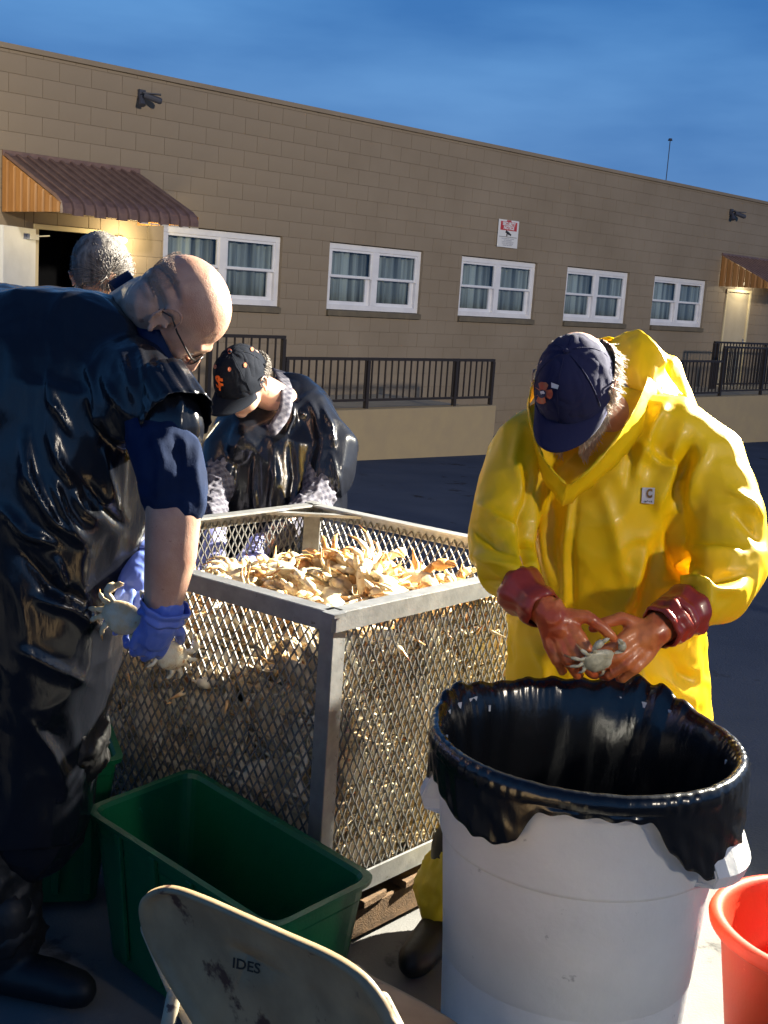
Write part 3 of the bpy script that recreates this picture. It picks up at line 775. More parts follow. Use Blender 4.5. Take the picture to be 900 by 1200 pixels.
# ------------------------------------------------------------------ crabs
def crab_parts(seed, s=1.0):
    rs = random.Random(seed)
    body = MB(); base = 0
    n, m = 16, 7; w_, l_, h_ = .078*s, .054*s, .024*s
    body.ell((0,0,0), ((w_,0,0),(0,l_,0),(0,0,h_)), n, m)
    V = []
    for x, y, z in body.v:                            # widest ahead of the middle, toothed front edge, flat belly
        f_ = 1 - .28*max(0, -y/l_)
        if z < 0: z *= .55
        a = math.atan2(y, x); tooth = 1 + (.035*math.sin(a*26) if y > 0 else 0)
        z += .0035*s*math.sin(x/s*95+seed)*math.cos(y/s*80) if z > 0 else 0
        V.append((x*f_*tooth, y*tooth, z))
    body.v = V
    legs = []
    for side in (-1, 1):
        for k in range(4):
            a = R(25 - 32*k + rs.uniform(-10,10)); bend = rs.uniform(.1, .6); lift = rs.uniform(-.5,.5)
            p0 = Vector((side*.055*s*math.cos(a*.5), .018*s-.016*s*k, -.004*s)); d1 = Vector((side*math.cos(a), math.sin(a), .35+lift*.4)).normalized()
            L = (.060, .062, .058, .045)[k]*s*rs.uniform(.85,1.1)
            p1 = p0 + d1*L*.62; d2 = Vector((side*math.cos(a-.3*bend), math.sin(a-.3*bend), -.35-bend*.5)).normalized(); p2 = p1 + d2*L*.55; p3_ = p2 + (d2+Vector((-side*.35,0,-.5*bend))).normalized()*L*.5
            mb = MB(); mb.tube([p0,(p0+p1)/2,p1,(p1+p2)/2,p2,p3_], [(.0050*s,.0085*s),(.0060*s,.0115*s),(.0040*s,.0070*s),(.0050*s,.0095*s),(.0034*s,.0055*s),.0008*s], 6); legs.append(mb)
    claws = []
    for side in (-1, 1):
        a = R(rs.uniform(35, 75)); p0 = Vector((side*.042*s, .034*s, 0)); p1 = p0 + Vector((side*math.cos(a)*.05, math.sin(a)*.035, .012))*s
        p2 = p1 + Vector((-side*.022, .030, -.004))*s; p3_ = p2 + Vector((-side*.026, .016, -.002))*s
        mb = MB(); mb.tube([p0, (p0+p1)/2, p1], [.006*s,.010*s,.008*s], 7); mb.tube([p1, (p1+p2)/2, p2], [(.009*s,.008*s),(.014*s,.017*s),(.011*s,.013*s)], 8)
        mb.tube([p2, (p2+p3_)/2+Vector((0,.004*s,0)), p3_], [(.007*s,.008*s),(.006*s,.007*s),.0015*s], 6); mb.tube([p2+Vector((side*.006,-.004,0))*s, (p2+p3_)/2-Vector((0,.008*s,0)), p3_-Vector((0,.005*s,0))], [.006*s,.005*s,.0012*s], 6)
        claws.append(mb)
    return body, legs, claws
crabmats = [M['crab_cream'], M['crab_white'], M['crab_red'], M['crab_cream'], M['crab_red'], M['crab_brown']]
def heap_z(u, v):                                    # heap surface inside the bin (u along e1, v along e2)
    z = .715 + .095*math.exp(-((u-.56)**2+(v-.45)**2)/.13) + .06*math.exp(-((u-.1)**2+(v-.08)**2)/.03)
    dip = .17*max(0, 1-u/.50)*min(1, max(0, (v-.06)/.22))  # lower along the left side, where crabs have been taken
    edge = .05*max(0, (u-.75)/.3) + .08*max(0, (v-.75)/.3)
    return z - dip - edge + .018*math.sin(u*17+v*5)*math.cos(v*13)
CR = []
def make_crab(k, mt):
    body, legs, claws = crab_parts(k)
    r_ = bpy.data.objects.new('crab', None); COL.objects.link(r_); WM[r_.name] = Matrix.Identity(4); r_.empty_display_size = .05
    o = obj('shell', body, mt, r_, world=False, sm=True); o.data.materials.append(M['crab_white'])
    for p_ in o.data.polygons:
        if p_.center.z < -.0015: p_.material_index = 1
    for l_ in legs:
        q = obj('leg', l_, mt, r_, world=False, sm=True); q.data.materials.append(M['crab_red'])
        for p_ in q.data.polygons:
            if p_.index >= 24: p_.material_index = 1
    for l_ in claws: obj('claw', l_, mt, r_, world=False, sm=True)
    return r_
protos = [make_crab(k, crabmats[k]) for k in range(6)]
ADJ = ['cream and orange', 'pale white-bellied', 'deep orange', 'cream and orange', 'deep orange', 'dark brown']
def place_words(u, v, lay):
    if lay == 2: return 'behind the left wire side'
    a = 'near' if (u+v) < .75 else 'far' if (u+v) > 1.35 else 'middle'
    if a == 'middle': return 'on the left of the heap' if v-u > .25 else 'on the right of the heap' if u-v > .25 else 'on the crest of the heap'
    return 'towards the near corner post' if a == 'near' else 'towards the far corner brace'
used = set(); rs = random.Random(5)
spots_ = []
for i in range(11):
    for j in range(11):
        u = .09 + i*.088 + rs.uniform(-.03,.03); v = .09 + j*.089 + rs.uniform(-.03,.03)
        spots_.append((u, v, rs.uniform(-.012,.02), 0))
for i in range(34):                                   # a second, looser layer near the crest
    spots_.append((rs.uniform(.15,.9), rs.uniform(.10,.90), rs.uniform(.012,.028), 1))
for i in range(26): spots_.append((rs.uniform(.11,.17), rs.uniform(.14,.93), rs.uniform(-.06,.03), 2))
for u, v, dz, lay in spots_:
    k = rs.choice([0,0,1,1,1,3,3,4,0,1,2,5])
    if k in used: r_ = copy_tree(protos[k])
    else: r_ = protos[k]; used.add(k)
    u = min(max(u, .135), .92); v = min(max(v, .135), .92)
    p = c0 + e1*u + e2*v; z = heap_z(u, v) + dz
    r_.location = (p.x, p.y, min(z, .893)); flip = math.pi if rs.random() < .35 else 0
    r_.rotation_euler = (flip + rs.gauss(0,.35), rs.gauss(0,.38), rs.uniform(0,6.28)); sc_ = rs.uniform(.85,1.25); r_.scale = (sc_,)*3
    pw = place_words(u, v, lay); tag(r_, f'{ADJ[k]} cooked crab in the wire bin, {pw}', 'crab', f'{ADJ[k]} crabs {pw}')
# loose legs on top and the mass pressed against the wires: nobody could count them
def scatter_legs(n, where, rsd, s0=.7, s1=1.2, ur=(-.2,.35)):
    mb = MB()
    for _ in range(n):
        p, up = where(rsd)
        a = rsd.uniform(0, 6.28); L = rsd.uniform(.05,.10)*rsd.uniform(s0,s1)
        t1 = up.cross(Vector((.3,.4,.86))).normalized(); t2 = up.cross(t1)
        d1 = (t1*math.cos(a)+t2*math.sin(a)+up*rsd.uniform(*ur)).normalized(); d2 = (d1 + (t1*rsd.uniform(-1,1)+t2*rsd.uniform(-1,1)+up*rsd.uniform(ur[0]*2,ur[1]*.8))*.7).normalized()
        r_ = rsd.uniform(.0045,.0085)
        mb.tube([p, p+d1*L*.5, p+d1*L*.55+d2*L*.3, p+d1*L*.5+d2*L*.8], [(r_*.8,r_),(r_*.9,r_*1.35),(r_*.7,r_),r_*.15], 5)
    return mb
def w_top(r): 
    u, v = r.uniform(.05,1.01), r.uniform(.05,1.0); p = c0+e1*u+e2*v; return Vector((p.x,p.y,min(heap_z(u,v)+r.uniform(.0,.025), .87))), Vector((0,0,1))
rr = random.Random(3)
for mt, n in ((M['crab_cream'], 120), (M['crab_white'], 110), (M['crab_red'], 50)):
    o = top('loose_crab_legs', scatter_legs(n, w_top, rr), mt, {120:'cream broken crab legs strewn over the heap in the bin',110:'pale broken crab legs strewn over the heap in the bin',50:'orange broken crab legs strewn over the heap in the bin'}[n], 'crab legs', kind='stuff', sm=True)
def fragments(n, rsd):
    mb = MB()
    for _ in range(n):
        p, up = w_top(rsd); a = Vector((rsd.gauss(0,1),rsd.gauss(0,1),rsd.gauss(0,.5))).normalized(); b_ = a.cross(Vector((.1,.3,.9))).normalized(); c_ = a.cross(b_)
        w_, l_ = rsd.uniform(.014,.034), rsd.uniform(.012,.026); ed = rsd.uniform(.4,1.4); rows = []
        for i in range(4):
            rows.append([p + a*w_*(-1+2*i/3)*(1-.25*abs(j-2)) + b_*l_*(-1+j/2) + c_*(ed*(.5*w_*(1-(2*i/3-1)**2) + .4*l_*(1-(j/2-1)**2)) + rsd.uniform(-.002,.002)) for j in range(5)])
        mb.sheet(rows, .002)
    return mb
for mt, ad, n in ((M['crab_white'],'white',260), (M['crab_red'],'orange',70), (M['crab_cream'],'cream',220)):
    top('shell_fragments', fragments(n, rr), mt, f'{ad} broken pieces of crab shell scattered on the heap in the bin', 'shell pieces', kind='stuff', sm=True)
NRM = [Vector((e1.y,-e1.x,0)), Vector((-e2.y,e2.x,0))]
def clampin(q, m_=.007):
    q = Vector(q)
    for n_ in NRM:
        d_ = (q-c0).dot(n_)+m_
        if d_ > 0: q = q - n_*d_
        d_ = -(q-c0).dot(n_) - 1.04
        if d_ > 0: q = q + n_*d_
    return (q.x, q.y, max(q.z, ZCB+.012))
def w_side(side):
    def f(r):
        t = r.uniform(.03,1.02)
        if side == 0: u, v, up = t, r.uniform(.010,.055), Vector((e1.y,-e1.x,0))
        else: u, v, up = r.uniform(.010,.055), t, Vector((-e2.y,e2.x,0))
        zt = heap_z(u, v)+.01; p = c0+e1*u+e2*v; return Vector((p.x,p.y, r.uniform(ZCB+.03, zt))), up
    return f
for side, nm in ((0,'right'),(1,'left')):
    for mt, n, ad in ((M['crab_cream'], 480, 'cream'), (M['crab_brown'], 320, 'brown'), (M['crab_white'], 420, 'pale')):
        mb = scatter_legs(n//4, w_side(side), rr, .8, 1.3, (-.35,-.02))
        for _ in range(40 if ad != 'brown' else 16):        # whole crabs wedged flat against the wires
            p, up = w_side(side)(rr); body, legs, claws = crab_parts(rr.randint(0, 9999), rr.uniform(.85,1.25)); zz_ = (up*-1 if rr.random() < .5 else up) + Vector((rr.gauss(0,.3),rr.gauss(0,.3),rr.gauss(0,.3))); zz_.normalize()
            xx_ = zz_.cross(Vector((rr.gauss(0,1),rr.gauss(0,1),rr.gauss(0,1)))).normalized(); yy_ = zz_.cross(xx_); Mr = Matrix((xx_, yy_, zz_)).transposed()
            for part in [body]+legs+claws:
                V = []
                for v_ in part.v:
                    q = Mr @ Vector(v_); q = p - up*.022 + q
                    V.append(tuple(q))
                mb.add(V, part.f)
        mb.v = [clampin(v_) for v_ in mb.v]
        top('packed_crabs', mb, mt, f'{ad} crab pieces pressed against the {nm} near side of the bin', 'crab pieces', kind='stuff', sm=True)
mb = MB(); g = 14                                       # dark core of the heap
for j in range(g+1):
    for i in range(g+1):
        u, v = .105+.86*i/g, .105+.86*j/g; p = c0+e1*u+e2*v; mb.v.append((p.x,p.y,heap_z(u,v)-.022))
nb = len(mb.v)
for j in range(g+1):
    for i in range(g+1):
        u, v = .105+.86*i/g, .105+.86*j/g; p = c0+e1*u+e2*v; mb.v.append((p.x,p.y,ZCB+.01))
for j in range(g):
    for i in range(g): a = j*(g+1)+i; mb.f.append((a,a+1,a+g+2,a+g+1))
for i in range(g):
    for a, b in ((i,i+1),(g*(g+1)+i+1,g*(g+1)+i),((i+1)*(g+1),i*(g+1)),(i*(g+1)+g,(i+1)*(g+1)+g)): mb.f.append((b,a,a+nb,b+nb))
top('crab_mass', mb, M['crab_brown'], 'dark mass of crabs filling the inside of the metal bin', 'crab pieces', kind='stuff', sm=False)

# ================================================================== TUBS, BARREL, CHAIR
def tote(name, label, c4, zt, m, lip=.016, taper=.045, mark=False):
    """open rectangular tote; c4 rim corners"""
    t = root(name, label, 'tub', (sum(c[0] for c in c4)/4, sum(c[1] for c in c4)/4, 0))
    cen_ = sum((Vector((c[0],c[1],0)) for c in c4), Vector())/4
    def ring(ins, z, k=5, rad=.045):
        pts = []
        for i in range(4):
            p = Vector((c4[i][0],c4[i][1],0)); a = Vector((c4[i-1][0],c4[i-1][1],0)); b = Vector((c4[(i+1)%4][0],c4[(i+1)%4][1],0))
            da = (a-p).normalized(); db = (b-p).normalized(); q = p + (da+db)*ins
            for j in range(k+1):
                s_ = j/k; pts.append(q + da*rad*(1-s_)**2 + db*rad*s_**2 + Vector((0,0,z)))
        return pts
    rows = [ring(.07+taper-.02, .015), ring(.035+taper, .006+.012), ring(taper, .03), ring(.012, zt-.05), ring(.010, zt-.045), ring(.008, zt-.012), ring(-.004, zt-.012), ring(-.006, zt), ring(.010, zt), ring(.016, zt-.01), ring(.020, zt-.05), ring(taper+.006,.036), ring(taper+.07,.030)]
    mb = MB(); nc = len(rows[0]); 
    for r_ in rows: mb.v += [tuple(p) for p in r_]
    for i in range(len(rows)-1):
        for j in range(nc): a = i*nc+j; b = i*nc+(j+1)%nc; mb.f.append((a,b,b+nc,a+nc))
    mb.f.append(tuple(range((len(rows)-1)*nc, len(rows)*nc))); mb.f.append(tuple(range(nc-1,-1,-1)))
    me = mb.mesh('tub_body'); fixn(me); o = obj('tub_body', me, m, t)
    # stacking notches / reinforcing ribs inside the short walls, and a handhold moulding
    for (i, fr) in ((3, .45), (3, .75), (0, .2), (0, .4), (0, .6), (0,.8), (2,.3), (2,.6)):
        a = Vector((c4[i][0],c4[i][1],0)); b = Vector((c4[(i+1)%4][0],c4[(i+1)%4][1],0)); q = a.lerp(b, fr); inn = (cen_-q).normalized(); dd_ = (b-a).normalized(); nn_ = Vector((-dd_.y,dd_.x,0)); nn_ = nn_ if nn_.dot(inn) > 0 else -nn_
        r_ = MB(); r_.bar(q-nn_*.0+nn_*.002+Vector((0,0,zt-.014)), q+nn_*(taper-.012)+Vector((0,0,.06)), .010, .006, up=nn_); obj('rib', r_, m, t, bevel=.002)
    return t, o
tb, tbo = tote('green_tub', 'empty green plastic tub, brightest inside its left end, in front of the crab bin',
     [(-.66,2.65),(-.165,2.17),(.035,2.41),(-.455,2.93)], .40, M['green'])
tote('green_tub', 'second green tub in deep shade behind the first, at the bin foot',
     [(-1.02,2.78),(-.62,2.86),(-.72,3.12),(-1.12,3.02)], .44, M['green'])
B_ = bvh(tbo.data) if False else None

# white barrel with a black liner
BX, BY, BR, BZ = .434, 2.27, .300, .80
br = root('trash_barrel', 'big round white plastic barrel lined with a black bag', 'barrel', (BX, BY, 0))
prof = [(.0,.012),(.215,.012),(.235,.0),(.243,.012),(.247,.03),(.276,.585),(.279,.592),(.288,.597),(.290,.604),(.300,.775),(.303,.782),(.314,.786),(.317,.797),(.311,.806),(.300,.803),(.296,.79),(.284,.61),(.240,.04),(.0,.03)]
b = MB().lathe([(r_*.965, z_) for r_, z_ in prof], (BX,BY,0), 96); o = obj('barrel_body', b, M['barrel'], br, sm=True)
bb = bvh(o.data.copy())
def handle(ang, label=None):
    # brute-style handle: a bracket that leaves the barrel under the rim and returns lower down
    t = Vector((-math.sin(ang), math.cos(ang), 0)); n_ = Vector((math.cos(ang), math.sin(ang), 0)); c = Vector((BX,BY,0))
    rows = []
    for z, out_, hw in ((.775,.300,.115),(.762,.300,.115),(.730,.304,.113),(.690,.310,.110),(.628,.336,.104),(.606,.330,.100),(.600,.280,.098)):
        r_ = []
        for k in range(9):
            s_ = -1+2*k/8; hh = hw*s_; dr = out_ - .035*s_*s_
            r_.append(c + n_*dr + t*hh + Vector((0,0,z+.006*s_*s_)))
        rows.append(r_)
    h = MB().sheet(rows, .007)
    for s_ in (-1, 1):                              # side cheeks
        pts = [c+n_*(rows[i][0 if s_<0 else 8]-c).dot(n_)+t*((rows[i][0 if s_<0 else 8]-c).dot(t)) + Vector((0,0,(rows[i][0 if s_<0 else 8]).z)) for i in range(7)]
        inner = [Vector((BX,BY,0)) + (Vector((p.x-BX,p.y-BY,0)).normalized()*.276) + Vector((0,0,p.z)) for p in pts]
        h.sheet([pts, inner], .006)
    me = h.mesh('handle'); fixn(me); obj('handle', me, M['barrel'], br, bevel=0)
handle(R(-27)); handle(R(153))
# seam line and scuffs on the front
for (V2, nm) in (([(598,1010),(612,1006),(613,1008),(599,1013)], 'scuff'), ([(702,1125),(706,1124),(707,1150),(704,1151)], 'scuff'), ([(668,1018),(690,1014),(691,1015),(669,1020)], 'scuff'), ([(548,1128),(556,1140),(555,1142),(546,1130)], 'scuff'), ([(617,1088),(619,1086),(621,1118),(628,1130),(626,1132),(618,1121)], 'scuff'), ([(560,1033),(562,1031),(565,1034),(563,1036)], 'scuff')):
    q = decal(bb, V2, [tuple(range(len(V2)))]); 
    if q.v: obj(nm, q, M['scuff'], br)
# bag: inside wall, rolled over the rim, skirt with an uneven hem
hem_px = [(502,905),(513,930),(530,958),(552,980),(575,990),(592,992),(604,985),(616,966),(628,955),(650,955),(700,962),(765,966),(776,980),(788,1002),(806,1020),(832,1033),(858,1028),(872,1018)]
hem = sorted([cyl_hit(x, y, BX, BY, .316) for x, y in hem_px])
ha = np.array([h[0] for h in hem]); hz = np.array([h[1] for h in hem])
ha_all = np.concatenate([ha, [ha[-1]+.5, ha[-1]+1.2, ha[0]+2*math.pi-1.0, ha[0]+2*math.pi-.4]]); hz_all = np.concatenate([hz, [.66,.62,.60,.66]])
def hemz(a):
    while a < ha_all[0]: a += 2*math.pi
    while a > ha_all[0]+2*math.pi: a -= 2*math.pi
    return float(np.interp(a, np.append(ha_all, ha_all[0]+2*math.pi), np.append(hz_all, hz_all[0])))
nA = 420; KS = .965
prof_in = [(.02,.10),(.12,.10),(.20,.13),(.238,.22),(.250,.34),(.258,.46),(.264,.56),(.270,.64),(.276,.70),(.282,.745),(.288,.775),(.293,.794),(.300,.808),(.310,.814),(.319,.809),(.324,.797),(.325,.782)]
bag = MB(); rs_ = np.random.RandomState(4); ang = np.linspace(0, 2*math.pi, nA, endpoint=False)
pl = [(rs_.uniform(0,6.28), rs_.randint(4, 17), rs_.uniform(.3,1)) for _ in range(14)]
def pleat(a, z, lo=5, hi=45, wrap=.0):
    return sum(am*math.sin(fr*a+ph+wrap*z*(3+fr*.2)) for ph, fr, am in pl)/len(pl)
def ridge(x): return 1-2*min(1, abs(x)*2.2)
rows = []
for i, (r_, z) in enumerate(prof_in):
    row = []
    for a in ang:
        amp = .055 if z < .60 else (.030 if z < .74 else (.006 if z < .79 else .0035)); amp = amp if i > 2 else .02
        rr_ = r_ - abs(pleat(a, z, wrap=1.4))*amp*1.6 if z < .79 and i < 12 else r_ + ridge(pleat(a*3, z))*amp*.5
        rr_ += (.0006*math.sin(a*43+9*math.sin(a*5))+.0012*ridge(pleat(a*5.3,.1))) if i >= 10 else 0
        zz = z + (.0006*math.sin(a*37+5*math.sin(a*7))+.0016*pleat(a*4.1,.3) if i >= 10 else 0)
        # slack plastic heaped on the far side of the rim
        for ac, wd, hgt, ou in ((R(58),.34,.034,.014),(R(100),.40,.012,.004),(R(146),.30,.022,.012)):
            g_ = math.exp(-((a-ac)/wd)**2)*(1 if 11 <= i <= 15 else .25 if i in (9,10) else 0)
            zz += hgt*g_*(1+.25*math.sin(a*31)); rr_ += ou*g_
        row.append(Vector((BX+rr_*KS*math.cos(a), BY+rr_*KS*math.sin(a), zz)))
    rows.append(row)
ns_ = 16
for k in range(1, ns_+1):
    row = []; f_ = k/ns_
    for a in ang:
        zb = hemz(a); z = .780 + (zb-.780)*f_
        base_r = max(.318, np.interp(z, [.5,.60,.775], [.296,.306,.322]))
        for hc in (R(-27), R(153)):                    # hangs out over the handles
            da = (a-hc+math.pi)%(2*math.pi)-math.pi
            g_ = max(0, 1-abs(da)/.55); g_ = g_*g_*(3-2*g_); zz_ = min(1, max(0, (.782-z)/.03)); base_r += .012*g_*zz_
        rr_ = base_r + (.0045*pleat(a*1.3, z, wrap=2)+.0035*ridge(pleat(a*1+2, z*2, wrap=5)))*min(1,f_*2) + .0012*math.sin(a*53+z*60)*f_
        row.append(Vector((BX+rr_*KS*math.cos(a), BY+rr_*KS*math.sin(a), z + .003*math.sin(a*37)*f_)))
    rows.append(row)
bg_ = MB().sheet(rows, .0016, closed=True)
me = bg_.mesh('trash_bag'); relax(me, 1, .4)
top('trash_bag', me, M['bag'], 'glossy black bag liner folded over the rim of the white barrel', 'bag', sm=True)
# red bucket at right
rb_ = root('red_bucket', 'round red plastic bucket with a thick rolled rim beside the barrel', 'bucket', (1.02, 2.44, 0))
prof = [(.0,.01),(.155,.01),(.165,.02),(.208,.36),(.213,.362),(.226,.362),(.233,.372),(.236,.388),(.231,.401),(.219,.406),(.207,.400),(.203,.388),(.200,.36),(.158,.03),(.0,.025)]
def wob(a, r, z, i): 
    n_ = .004*math.exp(-((a-R(232))/.07)**2) if r > .2 else 0
    return r+n_ + .0008*math.sin(a*5), z - (.007*math.exp(-((a-R(232))/.05)**2) if r > .215 and z > .31 else 0)
b = MB().lathe([(r_, z_*.85) for r_, z_ in prof], (1.02,2.44,0), 96, wob); obj('bucket_body', b, M['red'], rb_, sm=True)

# metal folding chair in front: the back panel faces us, the seat lies beyond it
ch = root('folding_chair', 'worn beige metal folding chair with rust spots and stencilled letters', 'chair', (.02, 1.55, 0))
TL = S(168,1062,1.78); TR = S(452,1170,1.42)
def cpt(x, y):                                      # back panel plane through three measured places
    return None
pA, pB, pC = S(180,1050,1.80), S(430,1150,1.46), S(262,1240,1.77)
ux = (pB-pA).normalized(); nC = ux.cross(pC-pA).normalized(); uy = nC.cross(ux)
if nC.dot(Vector(CC)-pA) < 0: nC = -nC
def onplane(x, y, off=0.0):
    v = Vector(cf + (x-450)/FPX*cr - (y-600)/FPX*cu); o_ = Vector(CC); t = (pA + nC*off - o_).dot(nC)/v.dot(nC); return o_ + v*t
outline = [(262,1262),(236,1210),(200,1150),(176,1105),(166,1072),(168,1052),(182,1042),(204,1040),(240,1052),(290,1074),(340,1096),(385,1116),(418,1136),(440,1158),(462,1196),(490,1262)]
oc = [onplane(*p) for p in outline]; c_in = sum(oc, Vector())/len(oc)
rows = []; W_ = []
for f_, dn in ((1.0,-.004),(.985,.006),(.955,.0085),(.925,.004),(.90,-.002),(.86,-.0045),(.6,-.010),(.3,-.014),(.0005,-.015)):
    rows.append([c_in + (p-c_in)*f_ + nC*dn for p in oc])
def cr_sub(pts, k=5, closed=True):                  # smooth the outline
    out_ = []; n_ = len(pts)
    for i in range(n_):
        p0, p1, p2, p3_ = pts[i-1], pts[i], pts[(i+1)%n_], pts[(i+2)%n_]
        for j in range(k):
            t = j/k; out_.append(.5*((2*p1)+(p2-p0)*t+(2*p0-5*p1+4*p2-p3_)*t*t+(3*p1-p0-3*p2+p3_)*t**3))
    return out_
rows = [cr_sub(r_) for r_ in rows]
me = MB().sheet(rows, .0022, closed=True).mesh('back_panel'); fixn(me); cb = obj('back_panel', me, M['chair'], ch, sm=True)
Bc = bvh(cb.data)
wmM = WM[ch.name]
def chair_decal(V2, F, m, nm):
    # cast in world space against a world-space copy
    q = decal(Bw, V2, F, .0008)
    if q.v: obj(nm, q, m, cb if False else ch)
mew = me.copy(); mew.transform(wmM); Bw = bvh(mew)
V, F = text2d('IDES', 19, .35)
ct, st = math.cos(R(20)), math.sin(R(20))
V2 = [(289 + p*.95*ct + q*st*.2, 1132 + p*st*.62 - q*.95*ct) for p, q in V]
chair_decal(V2, F, M['stencil'], 'stencil_lettering')
# tube frame: rolled tube along both edges continuing into legs, seat and stretcher
def fpt(x, y, off): return onplane(x, y, off)
b = MB(); b.caps([fpt(172,1088,-.018), fpt(205,1165,-.022), fpt(236,1225,-.03), S(300,1330,1.62), G(330,1560,0.01)], .0105, 12); obj('leg', b, M['chair_tube'], ch, sm=True)
b = MB(); b.caps([fpt(448,1172,-.02), fpt(500,1275,-.03), S(560,1400,1.36), G(590,1800,0.01)], .0105, 12); obj('leg', b, M['chair_tube'], ch, sm=True)
b = MB(); b.caps([S(204,1166,1.86), S(196,1205,1.87), S(160,1330,1.88), G(110,1420,.01)], .0115, 12); obj('leg', b, M['chair_tube'], ch, sm=True)
b = MB(); b.caps([S(545,1212,1.62), S(600,1340,1.64), G(620,1520,.01)], .0105, 12); obj('leg', b, M['chair_tube'], ch, sm=True)
seat_px = [(392,1128),(418,1137),(470,1162),(512,1186),(540,1206),(520,1262),(450,1290),(300,1250),(240,1190),(262,1180)]
zs = .50
sp = [G(x, y, zs) for x, y in [(398,1130),(440,1146),(512,1184),(548,1210),(560,1240),(500,1330),(380,1330),(262,1262),(240,1210),(262,1186)]]
sc_ = sum(sp, Vector())/len(sp); rows = []
for f_, dz in ((1,-.018),(1,-.004),(.98,.002),(.93,.003),(.6,-.001),(.0005,-.004)): rows.append(cr_sub([sc_+(p-sc_)*f_+Vector((0,0,dz)) for p in sp]))
me = MB().sheet(rows, .002, closed=True).mesh('seat'); fixn(me); obj('seat', me, M['chair'], ch, sm=True)
# ================================================================== PEOPLE
def orth(f, up):
    f = Vector(f).normalized(); up = Vector(up); up = (up - up.dot(f)*f).normalized(); return f, up, f.cross(up).normalized()
def head_frame(c, f, up, s=1.0):
    f, up, rt = orth(f, up)
    return Matrix(((rt.x*s, f.x*s, up.x*s, c[0]), (rt.y*s, f.y*s, up.y*s, c[1]), (rt.z*s, f.z*s, up.z*s, c[2]), (0,0,0,1)))
def add_head(mb, H, ear=1.0, jowl=0.0):
    """head in its own frame: x right, y forward, z up; origin between the ears"""
    h = MB()
    h.ell((0,-.012,.040), ((.077,0,0),(0,.098,0),(0,0,.082)), 24, 16)        # cranium
    h.ell((0,.030,.010), ((.066,0,0),(0,.062,0),(0,0,.075)), 20, 12)         # brow and upper face
    h.ell((0,.032,-.045), ((.058+jowl,0,0),(0,.056,0),(0,0,.062)), 20, 12)   # cheeks and jaw
    h.ell((0,.068,-.088), ((.026,0,0),(0,.020,0),(0,0,.020)))                # chin
    h.caps([Vector((-.046,.074,.026)), Vector((0,.091,.030)), Vector((.046,.074,.026))], [.009,.010,.009], 8)
    h.caps([Vector((0,.090,.018)), Vector((0,.108,-.012)), Vector((0,.114,-.024))], [.007,.010,.012], 8)   # nose
    for s in (-1, 1):
        h.ell((s*.012,.100,-.026), ((.008,0,0),(0,.010,0),(0,0,.007)), 8, 6)
        h.ell((s*.040,.066,-.018), ((.020,0,0),(0,.016,0),(0,0,.016)), 10, 8)  # cheekbone
        h.ell((s*.031,.076,.008), ((.014,0,0),(0,.010,0),(0,0,.008)), 10, 8)   # lids over the eyes
    h.caps([Vector((-.022,.078,-.052)), Vector((0,.090,-.050)), Vector((.022,.078,-.052))], [.005,.007,.005], 8)
    h.caps([Vector((-.020,.076,-.062)), Vector((0,.087,-.063)), Vector((.020,.076,-.062))], [.005,.007,.005], 8)
    for s in (-1, 1):                                # ears: helix, lobe, tragus over a shallow bowl
        e_ = ear; ex = s*.078; pts = []
        for k in range(11):
            t = R(-75 + 25*k) ; pts.append(Vector((ex + s*(.011+.004*math.sin(t)), -.014 - .019*e_*math.cos(t) + .003, .002 + .031*e_*math.sin(t) - 0)))
        h.tube(pts, [.0038,.0042,.0045,.0045,.0045,.0046,.0046,.0045,.0042,.004,.0035], 7)
        h.ell((ex-s*.001,-.016,.0), ((.0045,0,0),(0,.0165*e_,0),(0,0,.028*e_)), 10, 8)
        h.ell((ex+s*.007,-.008,-.029*e_), ((.005,0,0),(0,.009,0),(0,0,.010)), 8, 6)
        h.ell((ex+s*.006,.003,-.006), ((.004,0,0),(0,.004,0),(0,0,.006)), 8, 6)
    mb.add([tuple(H @ Vector(v)) for v in h.v], h.f)
def eyes(H, parent):
    for s in (-1, 1):
        e = MB(); e.ell(H @ Vector((s*.031,.073,.006)), ((.0125,0,0),(0,.0125,0),(0,0,.0125)), 12, 8); obj('eye', e, M['signw'], parent, sm=True)
def specs(H, parent, w_=.062, tw=1.0, dz=0.0, temple=True):
    b = MB()
    for s in (-1, 1):
        pts = [H @ Vector((s*.033+.024*math.cos(t), .098+.002*math.cos(2*t)-.004*abs(math.cos(t)), .004+dz+.017*math.sin(t))) for t in np.linspace(0, 2*math.pi, 19)]
        b.tube(pts, .0017, 6)
        if temple: b.tube([H @ Vector((s*.058,.092,.010+dz)), H @ Vector((s*.076*tw,.080,.010+dz)), H @ Vector((s*.0845*tw,.02,.012+dz)), H @ Vector((s*.086*tw,-.012,.018+dz)), H @ Vector((s*.084*tw,-.036,.0+dz))], [.0022,.0024,.0020,.0019,.0016], 6)
    b.tube([H @ Vector((-.010,.100,.008+dz)), H @ Vector((0,.104,.011+dz)), H @ Vector((.010,.100,.008+dz))], .0016, 6)
    g = obj('glasses', b, M['frame_black'], parent, sm=True)
    for s in (-1, 1):
        l_ = MB(); l_.ell(H @ Vector((s*.033,.0975,.004+dz)), [H.to_3x3() @ Vector(v) for v in ((.0225,0,0),(0,.0009,0),(0,0,.0158))], 16, 6); obj('lens', l_, M['lens'], g, sm=True)
